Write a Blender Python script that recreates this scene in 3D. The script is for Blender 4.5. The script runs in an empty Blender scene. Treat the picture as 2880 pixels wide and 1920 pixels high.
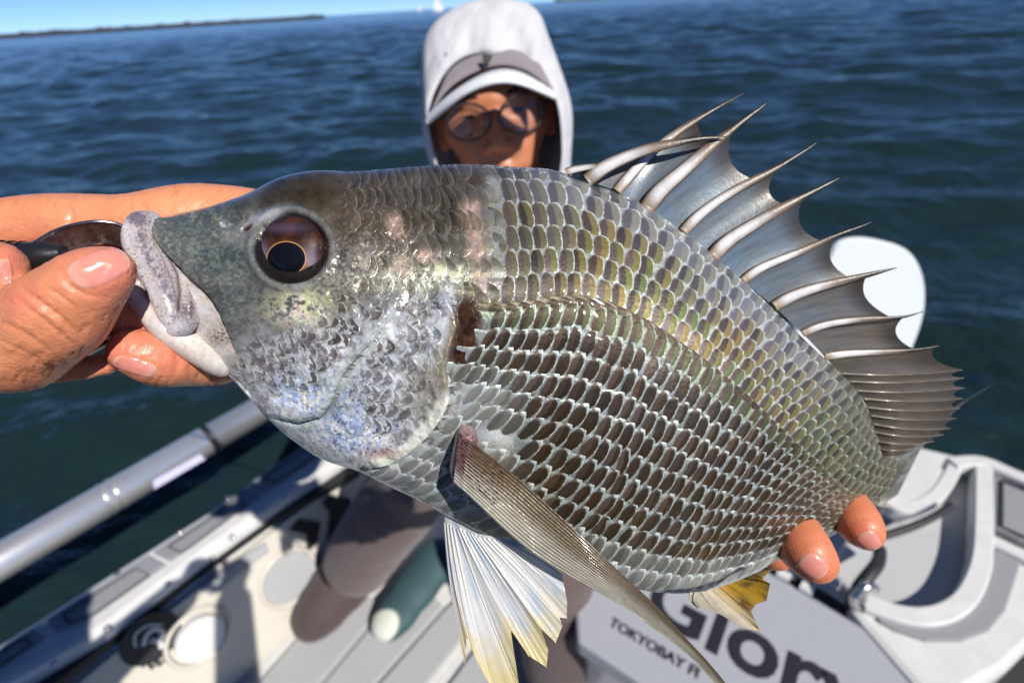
import bpy, math, random
import numpy as np
import openvdb as vdb
from mathutils import Matrix, Vector

random.seed(7)
RNG = np.random.default_rng(7)
S = bpy.context.scene
COL = S.collection

# ------------------------------------------------------------------ camera
FPX = 1440.0                      # focal length in photograph pixels (18 mm on a 36 mm sensor)
PITCH, ROLL = math.radians(33.3), math.radians(3.5)
CAM = np.array([0.0, 0.0, 1.55])
_r0 = np.array([1.0, 0, 0]); _u0 = np.array([0, math.sin(PITCH), math.cos(PITCH)])
FW = np.array([0, math.cos(PITCH), -math.sin(PITCH)])
RT = math.cos(ROLL) * _r0 - math.sin(ROLL) * _u0
UP = math.sin(ROLL) * _r0 + math.cos(ROLL) * _u0
BK = -FW
cd = bpy.data.cameras.new('camera'); cam = bpy.data.objects.new('camera', cd); COL.objects.link(cam)
cam.matrix_world = Matrix(((RT[0], UP[0], BK[0], CAM[0]), (RT[1], UP[1], BK[1], CAM[1]), (RT[2], UP[2], BK[2], CAM[2]), (0, 0, 0, 1)))
cd.sensor_width = 36; cd.lens = 18; cd.clip_start = 0.01; cd.clip_end = 20000
cd.dof.use_dof = True; cd.dof.focus_distance = 0.178; cd.dof.aperture_fstop = 7.8; cd.dof.aperture_blades = 7
S.camera = cam

# ------------------------------------------------------------------ light
SUN = 0.427 * RT + 0.32 * UP + 0.845 * BK; SUN /= np.linalg.norm(SUN)
SUN_EL = math.asin(SUN[2]); SUN_AZ = math.atan2(SUN[0], SUN[1])
W = bpy.data.worlds.new('World'); S.world = W; W.use_nodes = True
_n = W.node_tree.nodes; _bg = _n['Background']
_sky = _n.new('ShaderNodeTexSky'); _sky.sky_type = 'NISHITA'; _sky.sun_disc = False
_sky.sun_elevation = SUN_EL; _sky.sun_rotation = SUN_AZ; _sky.altitude = 0; _sky.air_density = 0.42; _sky.dust_density = 0.0; _sky.ozone_density = 10.0
W.node_tree.links.new(_sky.outputs[0], _bg.inputs[0]); _bg.inputs[1].default_value = 0.088
sl = bpy.data.lights.new('sun', 'SUN'); sl.energy = 5.0; sl.angle = math.radians(0.53); sl.color = (1.0, 0.95, 0.87)
so = bpy.data.objects.new('sun', sl); COL.objects.link(so)
so.rotation_euler = Vector(SUN).to_track_quat('Z', 'Y').to_euler(); so.location = (1, -2, 5)
S.view_settings.view_transform = 'Standard'; S.view_settings.look = 'None'; S.view_settings.exposure = 0.36
S.view_settings.gamma = 1.0; S.view_settings.use_curve_mapping = False
S.cycles.max_bounces = 8; S.cycles.transparent_max_bounces = 12
S.cycles.sample_clamp_indirect = 6.0

# ------------------------------------------------------------------ helpers
def P(px, py, d):
    """point seen at photograph pixel (px, py) at depth d metres along the view axis"""
    px, py, d = np.broadcast_arrays(np.asarray(px, float), np.asarray(py, float), np.asarray(d, float))
    return CAM + d[..., None] * (((px - 1440) / FPX)[..., None] * RT - ((py - 960) / FPX)[..., None] * UP + FW)

def G(px, py, z):
    """point of the horizontal plane at height z that lies along the ray of (px, py)"""
    dr = ((px - 1440) / FPX) * RT - ((py - 960) / FPX) * UP + FW
    return CAM + dr * ((z - CAM[2]) / dr[2])

def tag(o, label=None, cat=None, group=None, kind=None):
    for k, v in (('label', label), ('category', cat), ('group', group), ('kind', kind)):
        if v: o[k] = v
    return o

def empty(name, loc=(0, 0, 0), parent=None):
    o = bpy.data.objects.new(name, None); COL.objects.link(o); o.location = loc; o.empty_display_size = .05
    if parent: o.parent = parent
    return o

def org(parent):
    """world position of the parent chain (no rotations are used)"""
    p = np.zeros(3)
    while parent is not None:
        p = p + np.array(parent.location); parent = parent.parent
    return p

def mesh(name, v, f, m=None, parent=None, col=None, uv=None, smooth=True, loc=None):
    """one mesh object; v in world coordinates; col: {attribute: (n,3) or (n,)}; uv: (n,2) per vertex"""
    v = np.asarray(v, float).reshape(-1, 3)
    o0 = org(parent)
    l0 = (v.mean(0) if loc is None else np.asarray(loc, float))
    me = bpy.data.meshes.new(name)
    if isinstance(f, np.ndarray):
        n, k = f.shape
        me.vertices.add(len(v)); me.vertices.foreach_set('co', (v - l0).ravel())
        me.loops.add(n * k); me.loops.foreach_set('vertex_index', f.ravel().astype(np.int32))
        me.polygons.add(n); me.polygons.foreach_set('loop_start', np.arange(0, n * k, k, dtype=np.int32))
        me.update(calc_edges=True)
    else:
        me.from_pydata((v - l0).tolist(), [], [tuple(int(i) for i in q) for q in f])
    me.validate()
    if col:
        for k, a in col.items():
            a = np.asarray(a, float)
            if a.ndim == 1:
                at = me.attributes.new(k, 'FLOAT', 'POINT'); at.data.foreach_set('value', a)
            else:
                at = me.attributes.new(k, 'FLOAT_COLOR', 'POINT')
                at.data.foreach_set('color', np.concatenate([a, np.ones((len(a), 1))], 1).ravel())
    if uv is not None:
        ul = me.uv_layers.new(name='uv'); li = np.empty(len(me.loops), np.int32); me.loops.foreach_get('vertex_index', li)
        ul.data.foreach_set('uv', np.asarray(uv, float)[li].ravel())
    me.polygons.foreach_set('use_smooth', np.full(len(me.polygons), bool(smooth)))
    if m: me.materials.append(m)
    o = bpy.data.objects.new(name, me); COL.objects.link(o)
    if parent: o.parent = parent
    o.location = l0 - o0
    return o

def grid_faces(nu, nv, closed_v=False):
    a = np.arange(nu * nv).reshape(nu, nv)
    if closed_v: a = np.concatenate([a, a[:, :1]], 1)
    return np.stack([a[:-1, :-1], a[1:, :-1], a[1:, 1:], a[:-1, 1:]], -1).reshape(-1, 4)

def join(parts):
    """[(v, f)...] -> (v, f) with all faces as lists"""
    vs, fs, n = [], [], 0
    for v, f in parts:
        vs.append(np.asarray(v, float)); fs += [[int(i) + n for i in q] for q in f]; n += len(v)
    return np.concatenate(vs), fs

def pchip(x, y, xi):
    x = np.asarray(x, float); y = np.asarray(y, float); xi = np.asarray(xi, float)
    h = np.diff(x); dl = np.diff(y) / h; d = np.zeros(len(x))
    for i in range(1, len(x) - 1):
        if dl[i - 1] * dl[i] > 0:
            w1 = 2 * h[i] + h[i - 1]; w2 = h[i] + 2 * h[i - 1]
            d[i] = (w1 + w2) / (w1 / dl[i - 1] + w2 / dl[i])
    d[0], d[-1] = dl[0], dl[-1]
    k = np.clip(np.searchsorted(x, xi) - 1, 0, len(x) - 2); t = (xi - x[k]) / h[k]
    return ((1 + 2 * t) * (1 - t) ** 2 * y[k] + t * (1 - t) ** 2 * h[k] * d[k] + t * t * (3 - 2 * t) * y[k + 1] + t * t * (t - 1) * h[k] * d[k + 1])

def cspline(x, y, xi):
    """natural cubic spline"""
    x = np.asarray(x, float); y = np.asarray(y, float); n = len(x); h = np.diff(x)
    A = np.zeros((n, n)); r = np.zeros(n); A[0, 0] = A[-1, -1] = 1
    for i in range(1, n - 1):
        A[i, i - 1] = h[i - 1]; A[i, i] = 2 * (h[i - 1] + h[i]); A[i, i + 1] = h[i]
        r[i] = 6 * ((y[i + 1] - y[i]) / h[i] - (y[i] - y[i - 1]) / h[i - 1])
    M = np.linalg.solve(A, r); xi = np.asarray(xi, float)
    k = np.clip(np.searchsorted(x, xi) - 1, 0, n - 2); t = xi - x[k]; hk = h[k]
    return y[k] + t * ((y[k + 1] - y[k]) / hk - hk * (2 * M[k] + M[k + 1]) / 6) + t * t * M[k] / 2 + t ** 3 * (M[k + 1] - M[k]) / (6 * hk)

def curve(pts, n, closed=False):
    """smooth curve through points of any dimension, n samples, by arc length"""
    p = np.asarray(pts, float)
    if closed: p = np.concatenate([p[-3:], p, p[:4]])
    s = np.concatenate([[0], np.cumsum(np.linalg.norm(np.diff(p, axis=0), axis=1) + 1e-9)])
    if closed:
        a, b = s[3], s[3 + len(pts)]; si = np.linspace(a, b, n, endpoint=False)
    else:
        si = np.linspace(0, s[-1], n)
    return np.stack([cspline(s, p[:, i], si) for i in range(p.shape[1])], 1)

def _hash(ix, iy, iz, seed):
    h = (ix * 374761393 + iy * 668265263 + iz * 2147483647 + seed * 1274126177).astype(np.int64) & 0xffffffff
    h = ((h ^ (h >> 13)) * 1274126177) & 0xffffffff
    return ((h ^ (h >> 16)) & 0xffff) / 65535.0

def vnoise(x, y, z=0.0, seed=0):
    x, y, z = np.broadcast_arrays(np.asarray(x, float), np.asarray(y, float), np.asarray(z, float))
    ix, iy, iz = [np.floor(a).astype(np.int64) for a in (x, y, z)]
    fx, fy, fz = x - ix, y - iy, z - iz
    fx, fy, fz = [a * a * (3 - 2 * a) for a in (fx, fy, fz)]
    o = 0
    for dx in (0, 1):
        for dy in (0, 1):
            for dz in (0, 1):
                o = o + _hash(ix + dx, iy + dy, iz + dz, seed) * (fx if dx else 1 - fx) * (fy if dy else 1 - fy) * (fz if dz else 1 - fz)
    return o

def fbm(x, y, z=0.0, seed=0, oct=4):
    o, a, t = 0, 0.5, 0
    for k in range(oct):
        o = o + a * vnoise(np.asarray(x) * 2 ** k, np.asarray(y) * 2 ** k, np.asarray(z) * 2 ** k, seed + k); t += a; a *= .55
    return o / t

def cfbm(x, y, z=0.0, seed=0, oct=4):
    """fbm with its contrast stretched to fill 0..1"""
    return np.clip((fbm(x, y, z, seed, oct) - .5) * 2.3 + .5, 0, 1)

def sstep(a, b, x):
    t = np.clip((x - a) / (b - a), 0, 1); return t * t * (3 - 2 * t)

def mix(a, b, t):
    return a + (b - a) * t

def pdist(px, py, poly):
    """distance to a polyline, side sign (+ to the right of travel in image coordinates), arc position 0..1"""
    poly = np.asarray(poly, float); best = np.full(px.shape, 1e9); sg = np.ones(px.shape); ar = np.zeros(px.shape)
    L = np.linalg.norm(np.diff(poly, axis=0), axis=1); cum = np.concatenate([[0], np.cumsum(L)])
    for i in range(len(poly) - 1):
        a, b = poly[i], poly[i + 1]; e = b - a
        t = np.clip(((px - a[0]) * e[0] + (py - a[1]) * e[1]) / (e @ e), 0, 1)
        dx, dy = px - a[0] - t * e[0], py - a[1] - t * e[1]; d = np.hypot(dx, dy); m = d < best
        best = np.where(m, d, best); sg = np.where(m, np.sign(e[0] * dy - e[1] * dx), sg); ar = np.where(m, (cum[i] + t * L[i]) / cum[-1], ar)
    return best, sg, ar

def inside(px, py, poly):
    poly = np.asarray(poly, float); r = np.zeros(px.shape, bool); j = len(poly) - 1
    for i in range(len(poly)):
        xi, yi = poly[i]; xj, yj = poly[j]
        r ^= ((yi > py) != (yj > py)) & (px < (xj - xi) * (py - yi) / (yj - yi + 1e-12) + xi); j = i
    return r

def sdist(px, py, poly):
    """signed distance to a closed polygon, negative inside"""
    c = np.concatenate([np.asarray(poly, float), np.asarray(poly[:1], float)])
    d, _, _ = pdist(px, py, c); return np.where(inside(px, py, poly), -d, d)

def tube(path, rad, n=10, cap=True, flat=None):
    """swept tube: path (m,3), rad (m,), returns v, f; flat: optional (axis vector, factor) squash"""
    path = np.asarray(path, float); m = len(path); rad = np.broadcast_to(np.asarray(rad, float), (m,))
    t = np.gradient(path, axis=0); t /= np.linalg.norm(t, axis=1)[:, None] + 1e-12
    ref = np.array([0.31, 0.17, 0.93]) if flat is None else np.asarray(flat[0], float)
    a = np.cross(t, ref); a /= np.linalg.norm(a, axis=1)[:, None] + 1e-12; b = np.cross(a, t)
    k = 1.0 if flat is None else flat[1]
    th = np.linspace(0, 2 * math.pi, n, endpoint=False)
    v = path[:, None] + rad[:, None, None] * (np.cos(th)[None, :, None] * a[:, None] + k * np.sin(th)[None, :, None] * b[:, None])
    f = grid_faces(m, n, True).tolist(); v = v.reshape(-1, 3)
    if cap:
        f.append(list(range(n))[::-1]); f.append(list(range((m - 1) * n, m * n)))
    return v, f

def capsule_sdf(prims, vox, k=0.004, pad=0.006):
    """round cones -> mesh by openvdb. prims: list of (a, ra, b, rb[, k[, carve]]) or of chains ([...prims], k) whose own links are hard-joined"""
    chains = []
    for p in prims:
        if isinstance(p[0], list): chains.append((p[0], p[1], False))
        else: chains.append(([p], p[4] if len(p) > 4 else k, len(p) > 5 and p[5]))
    flat = [q for c in chains for q in c[0]]
    A = np.array([p[0] for p in flat]); B = np.array([p[2] for p in flat]); R = np.array([max(p[1], p[3]) for p in flat])
    lo = np.minimum(A, B).min(0) - R.max() - pad; hi = np.maximum(A, B).max(0) + R.max() + pad
    n = np.ceil((hi - lo) / vox).astype(int) + 1
    ax = [lo[i] + vox * np.arange(n[i]) for i in range(3)]
    d = np.full(tuple(n), 1.0, np.float32)
    for ch, kk, carve in chains:
        m = max(max(p[1], p[3]) for p in ch) + 4 * abs(kk) + 3 * vox
        l2 = np.min([np.minimum(p[0], p[2]) for p in ch], 0) - m; h2 = np.max([np.maximum(p[0], p[2]) for p in ch], 0) + m
        sl_ = tuple(slice(max(0, int((l2[i] - lo[i]) / vox)), min(n[i], int((h2[i] - lo[i]) / vox) + 2)) for i in range(3))
        if any(s_.start >= s_.stop for s_ in sl_): continue
        X = ax[0][sl_[0]][:, None, None]; Y = ax[1][sl_[1]][None, :, None]; Z = ax[2][sl_[2]][None, None, :]
        q = None
        for p in ch:
            a = np.asarray(p[0], float); b = np.asarray(p[2], float); ra, rb = p[1], p[3]; e = b - a; ee = e @ e + 1e-12
            t = np.clip(((X - a[0]) * e[0] + (Y - a[1]) * e[1] + (Z - a[2]) * e[2]) / ee, 0, 1)
            z = np.sqrt((X - a[0] - t * e[0]) ** 2 + (Y - a[1] - t * e[1]) ** 2 + (Z - a[2] - t * e[2]) ** 2) - (ra + (rb - ra) * t)
            q = z if q is None else np.minimum(q, z)
        c = d[sl_]
        if carve:
            h = np.clip(0.5 - 0.5 * (c + q) / kk, 0, 1); d[sl_] = c * (1 - h) + (-q) * h + kk * h * (1 - h)
        else:
            h = np.clip(0.5 + 0.5 * (c - q) / kk, 0, 1); d[sl_] = c * (1 - h) + q * h - kk * h * (1 - h)
    g = vdb.FloatGrid(1.0); g.copyFromArray(d.astype(np.float32))
    pts, quads = g.convertToQuads(isovalue=0.0)
    v = lo + np.asarray(pts, float) * vox
    f = np.asarray(quads, int)[:, ::-1].copy()
    return v, f

def blur_mesh(v, f, it=2):
    """a few Laplacian smoothing passes"""
    f = np.asarray(f)
    e = np.concatenate([f[:, [i, (i + 1) % f.shape[1]]] for i in range(f.shape[1])])
    for _ in range(it):
        s = np.zeros_like(v); c = np.zeros(len(v))
        for a, b in ((0, 1), (1, 0)):
            for i in range(3): s[:, i] += np.bincount(e[:, a], v[e[:, b], i], len(v))
            c += np.bincount(e[:, a], minlength=len(v))
        v = .5 * v + .5 * s / c[:, None]
    return v

# ------------------------------------------------------------------ node material helper
class NT:
    def __init__(s, name):
        s.m = bpy.data.materials.new(name); s.m.use_nodes = True; s.t = s.m.node_tree; s.n = s.t.nodes
        s.b = s.n['Principled BSDF']; s.o = s.n['Material Output']
    def new(s, ty, **kw):
        x = s.n.new('ShaderNode' + ty)
        for k, v in kw.items(): setattr(x, k, v)
        return x
    def link(s, a, b): s.t.links.new(a, b)
    def put(s, sock, v):
        if isinstance(v, bpy.types.NodeSocket): s.link(v, sock)
        elif v is not None:
            if hasattr(sock.default_value, '__len__') and not hasattr(v, '__len__'): v = (v,) * 3
            if hasattr(sock.default_value, '__len__') and len(sock.default_value) == 4 and len(v) == 3: v = (*v, 1)
            sock.default_value = v
    def set(s, **kw):
        for k, v in kw.items(): s.put(s.b.inputs[k.replace('_', ' ')], v)
        return s
    def attr(s, name, out='Color'):
        return s.new('Attribute', attribute_name=name).outputs[out]
    def mat(s, op, a, b=0.0, c=0.0, clamp=False):
        x = s.new('Math', operation=op, use_clamp=clamp)
        s.put(x.inputs[0], a); s.put(x.inputs[1], b); s.put(x.inputs[2], c); return x.outputs[0]
    def mix(s, f, a, b, blend='MIX'):
        x = s.new('Mix', data_type='RGBA', blend_type=blend, clamp_factor=True)
        s.put(x.inputs[0], f); s.put(x.inputs[6], a); s.put(x.inputs[7], b); return x.outputs[2]
    def noise(s, scale, detail=3, rough=.55, vec=None, dist=0.0, dim='3D', out=0):
        x = s.new('TexNoise', noise_dimensions=dim); x.inputs['Scale'].default_value = scale; x.inputs['Detail'].default_value = detail
        x.inputs['Roughness'].default_value = rough; x.inputs['Distortion'].default_value = dist
        if vec is not None: s.link(vec, x.inputs['Vector'])
        return x.outputs[out]
    def voro(s, scale, feature='F1', vec=None, out='Distance', rand=1.0):
        x = s.new('TexVoronoi', feature=feature); x.inputs['Scale'].default_value = scale; x.inputs['Randomness'].default_value = rand
        if vec is not None: s.link(vec, x.inputs['Vector'])
        return x.outputs[out]
    def geo(s, out='Position'): return s.new('NewGeometry').outputs[out]
    def obj(s): return s.new('TexCoord').outputs['Object']
    def ramp(s, f, stops):
        x = s.new('ValToRGB'); e = x.color_ramp.elements
        while len(e) < len(stops): e.new(.5)
        for q, (p, c) in zip(e, stops):
            q.position = p; q.color = (*c, 1) if len(c) == 3 else c
        s.put(x.inputs[0], f); return x.outputs[0]
    def rng(s, f, a, b, c=0.0, d=1.0, smooth=False):
        x = s.new('MapRange', interpolation_type='SMOOTHSTEP' if smooth else 'LINEAR')
        for i, q in enumerate((f, a, b, c, d)): s.put(x.inputs[i], q)
        return x.outputs[0]
    def bump(s, h, strength=.3, dist=.001, normal=None):
        x = s.new('Bump'); x.inputs['Strength'].default_value = strength; x.inputs['Distance'].default_value = dist
        s.put(x.inputs['Height'], h)
        if normal is not None: s.link(normal, x.inputs['Normal'])
        return x.outputs[0]

def simple(name, color, rough=.5, metal=0.0, var=.12, scale=40., bumpd=0.0, bscale=200., coat=0.0, spec=.5):
    m = NT(name); n = m.noise(scale, 4, .6, m.geo())
    c = m.mix(n, tuple(x * (1 - var) for x in color), tuple(min(1, x * (1 + var)) for x in color))
    m.set(Base_Color=c, Roughness=rough, Metallic=metal, Coat_Weight=coat, Coat_Roughness=.08, Specular_IOR_Level=spec)
    if bumpd: m.set(Normal=m.bump(m.noise(bscale, 4, .6, m.geo()), .6, bumpd))
    return m.m
#@@FISH

# ================================================================== FISH
TOP = [(412, 604), (445, 609), (500, 600), (580, 582), (650, 560), (700, 542), (750, 515), (800, 495), (850, 484), (900, 479), (975, 482), (1040, 479), (1100, 474), (1200, 466), (1300, 462), (1375, 464), (1476, 471),
       (1550, 477), (1600, 493), (1700, 530), (1800, 570), (1925, 655), (2000, 710), (2080, 780), (2176, 870), (2235, 928), (2300, 990), (2360, 1045), (2425, 1125), (2456, 1180), (2500, 1225), (2572, 1250)]
BOT = [(428, 760), (460, 850), (488, 925), (545, 985), (610, 1030), (645, 1060), (704, 1123), (763, 1188), (821, 1236), (880, 1277), (939, 1304), (1000, 1322), (1062, 1352), (1173, 1405), (1250, 1447), (1400, 1520), (1500, 1566), (1602, 1606),
       (1690, 1636), (1780, 1655), (1850, 1665), (1916, 1668), (1975, 1660), (2038, 1640), (2130, 1607), (2198, 1567), (2267, 1540), (2359, 1494), (2420, 1458), (2470, 1425), (2496, 1398)]
#       top        mid         bottom      half-thickness(mm) mid-plane depth
SEC = [((412, 604), (398, 672), (428, 760), 8.5, .1975),
       ((500, 600), (482, 715), (460, 850), 14.5, .1985),
       ((580, 582), (550, 760), (488, 925), 18.5, .1995),
       ((700, 542), (655, 790), (545, 985), 23.0, .2005),
       ((800, 495), (755, 815), (645, 1060), 26.0, .2015),
       ((900, 479), (875, 830), (763, 1188), 28.5, .2025),
       ((1040, 479), (1040, 850), (880, 1277), 31.0, .2035),
       ((1170, 469), (1230, 862), (1000, 1322), 32.5, .2045),
       ((1300, 462), (1435, 868), (1173, 1405), 33.5, .2055),
       ((1480, 471), (1600, 850), (1360, 1501), 33.5, .207),
       ((1700, 530), (1750, 882), (1540, 1582), 32.0, .2085),
       ((1925, 655), (1900, 968), (1700, 1638), 29.0, .211),
       ((2080, 780), (2020, 1058), (1850, 1665), 26.0, .214),
       ((2215, 908), (2130, 1155), (1975, 1660), 22.0, .219),
       ((2330, 1017), (2220, 1245), (2085, 1624), 18.0, .226),
       ((2425, 1125), (2305, 1322), (2198, 1567), 14.5, .236),
       ((2468, 1192), (2375, 1385), (2300, 1524), 11.5, .248),
       ((2572, 1250), (2480, 1405), (2420, 1458), 8.0, .272)]
_nS = len(SEC)
_top = curve(TOP, 3000); _bot = curve(BOT, 3000)
_st = [int(np.argmin(((_top - np.array(s[0])) ** 2).sum(1))) for s in SEC]
_sb = [int(np.argmin(((_bot - np.array(s[2])) ** 2).sum(1))) for s in SEC]
_M = np.array([s[1] for s in SEC], float)
_ub = np.concatenate([[0], np.cumsum(np.linalg.norm(np.diff(_M, axis=0), axis=1))])   # station parameter in photo pixels along the mid line
ULEN = _ub[-1]

def fish_xyd(u, w):
    """body surface before fine relief: station u (0..ULEN), cross parameter w (0 top .. 1 bottom) -> photo x, y, depth"""
    it = np.clip(pchip(_ub, _st, u), 0, 2999); ib = np.clip(pchip(_ub, _sb, u), 0, 2999)
    idx = np.arange(3000.)
    T = np.stack([np.interp(it, idx, _top[:, k]) for k in (0, 1)], -1)
    B = np.stack([np.interp(ib, idx, _bot[:, k]) for k in (0, 1)], -1)
    M = np.stack([cspline(_ub, _M[:, k], u) for k in (0, 1)], -1)
    a = np.linalg.norm(T - M, axis=-1); b = np.linalg.norm(B - M, axis=-1); wm = a / (a + b)
    w_ = w[..., None]; q = wm[..., None]
    X = T * ((w_ - q) * (w_ - 1) / q) + M * (w_ * (w_ - 1) / (q * (q - 1))) + B * (w_ * (w_ - q) / (1 - q))
    hk = pchip(_ub, [s[3] for s in SEC], u) / 1000; dr = pchip(_ub, [s[4] for s in SEC], u)
    p = np.clip(4 * w * (1 - w), 0, 1)
    prof = p ** .5 * (.80 + .20 * p) * (1 - .10 * (w - .5))
    return X[..., 0], X[..., 1], dr - hk * prof, dr, wm

NU, NW = 860, 440
_us = np.linspace(0, ULEN, NU); _ws = .5 - .5 * np.cos(np.linspace(0, math.pi, NW)); _ws = .75 * _ws + .25 * np.linspace(0, 1, NW)
UU, WW = np.meshgrid(_us, _ws, indexing='ij')
GX, GY, GD, GR, GM = fish_xyd(UU, WW)
BASE = P(GX, GY, GD)
_du = np.gradient(BASE, axis=0); _dw = np.gradient(BASE, axis=1)
NRM = np.cross(_du, _dw); NRM /= np.linalg.norm(NRM, axis=-1)[..., None] + 1e-15
NRM *= np.sign((NRM * (CAM - BASE)).sum(-1).mean())

def surf(u, w):
    """bilinear sample of base position, normal, along and across tangents"""
    fu = np.clip(np.asarray(u) / ULEN * (NU - 1), 0, NU - 1.001); fw = np.clip(np.interp(w, _ws, np.arange(NW)), 0, NW - 1.001)
    i = fu.astype(int); j = fw.astype(int); a = (fu - i)[..., None]; b = (fw - j)[..., None]
    def s(A): return (A[i, j] * (1 - a) + A[i + 1, j] * a) * (1 - b) + (A[i, j + 1] * (1 - a) + A[i + 1, j + 1] * a) * b
    return s(BASE), s(NRM), s(_du), s(_dw), s(GX[..., None])[..., 0], s(GY[..., None])[..., 0]

# ---- outlines on the head (photograph pixels)
OPERC = [(1232, 800), (1278, 868), (1289, 920), (1268, 985), (1256, 1040), (1264, 1082), (1268, 1120), (1245, 1172), (1205, 1225), (1161, 1264), (1103, 1298), (1026, 1311)]
PREOP = [(1150, 800), (1122, 870), (1082, 920), (1040, 965), (1005, 1005), (975, 1042), (950, 1090), (930, 1140), (902, 1174), (840, 1190), (775, 1176)]
SUBORB = [(440, 612), (432, 655), (455, 695), (480, 722), (530, 770), (585, 820), (620, 868), (640, 915), (655, 942), (668, 1000)]
EYE = (820.0, 700.0)

def head_relief(px, py):
    """height towards the viewer in metres of the head's own relief"""
    h = np.zeros(px.shape)
    d, s, a = pdist(px, py, OPERC); inn = (s > 0)
    edge = np.where(inn, np.exp(-(d / 70) ** 2) * .0030, -np.exp(-(d / 26) ** 2) * .0008)
    edge = edge * sstep(0, .08, a)
    edge = np.where(inn & (d < 4), edge * (.45 + .55 * d / 4), edge); h += edge
    d, s, a = pdist(px, py, PREOP); fade = sstep(0, .15, a)
    h -= .0014 * np.exp(-((d - 2) / 8) ** 2) * fade
    h += np.where(s > 0, 0.0018 * np.exp(-(d / 55) ** 2), 0) * fade
    d, s, a = pdist(px, py, SUBORB)                       # the cheek plate overlaps the pale skin of the mouth
    h += np.where(s < 0, .0012 * np.exp(-(d / 50) ** 2), -.0012 * np.exp(-(d / 40) ** 2)) * sstep(1.0, .9, a)
    e = np.hypot((px - EYE[0]) / 104, (py - EYE[1]) / 98)  # orbit
    h += .0010 * np.exp(-((e - 1.13) / .13) ** 2) - .0040 * sstep(1.04, .7, e)
    e = np.hypot((px - 720) / 90, (py - 665) / 30); h -= .0006 * np.exp(-e ** 2)
    for cx, cy, rx, ry, an in ((695, 641, 17, 8, -.35), (629, 631, 10, 8, 0)):
        c, s_ = math.cos(an), math.sin(an); q = np.hypot(((px - cx) * c + (py - cy) * s_) / rx, (-(px - cx) * s_ + (py - cy) * c) / ry)
        h += -.0022 * sstep(1.05, .55, q) + .0004 * np.exp(-((q - 1.35) / .3) ** 2)
    hd = sstep(1340, 1240, px)
    h += hd * .0016 * (fbm(px / 70, py / 70, seed=3) - .5)
    rough = hd * sstep(860, 980, px + .35 * (py - 640)); h += rough * .00045 * (cfbm(px / 24, py / 24, seed=7, oct=4) - .5) + rough * .0010 * (cfbm(px / 30, py / 26, seed=8, oct=4) - .5) * np.exp(-(((px - 1190) / 150) ** 2 + ((py - 660) / 140) ** 2))
    h += hd * .00045 * (fbm(px / 16, py / 16, seed=5, oct=3) - .5) * sstep(700, 900, px + .3 * py - 300)
    return h

def C(*c): return np.array(c, float)

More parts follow.
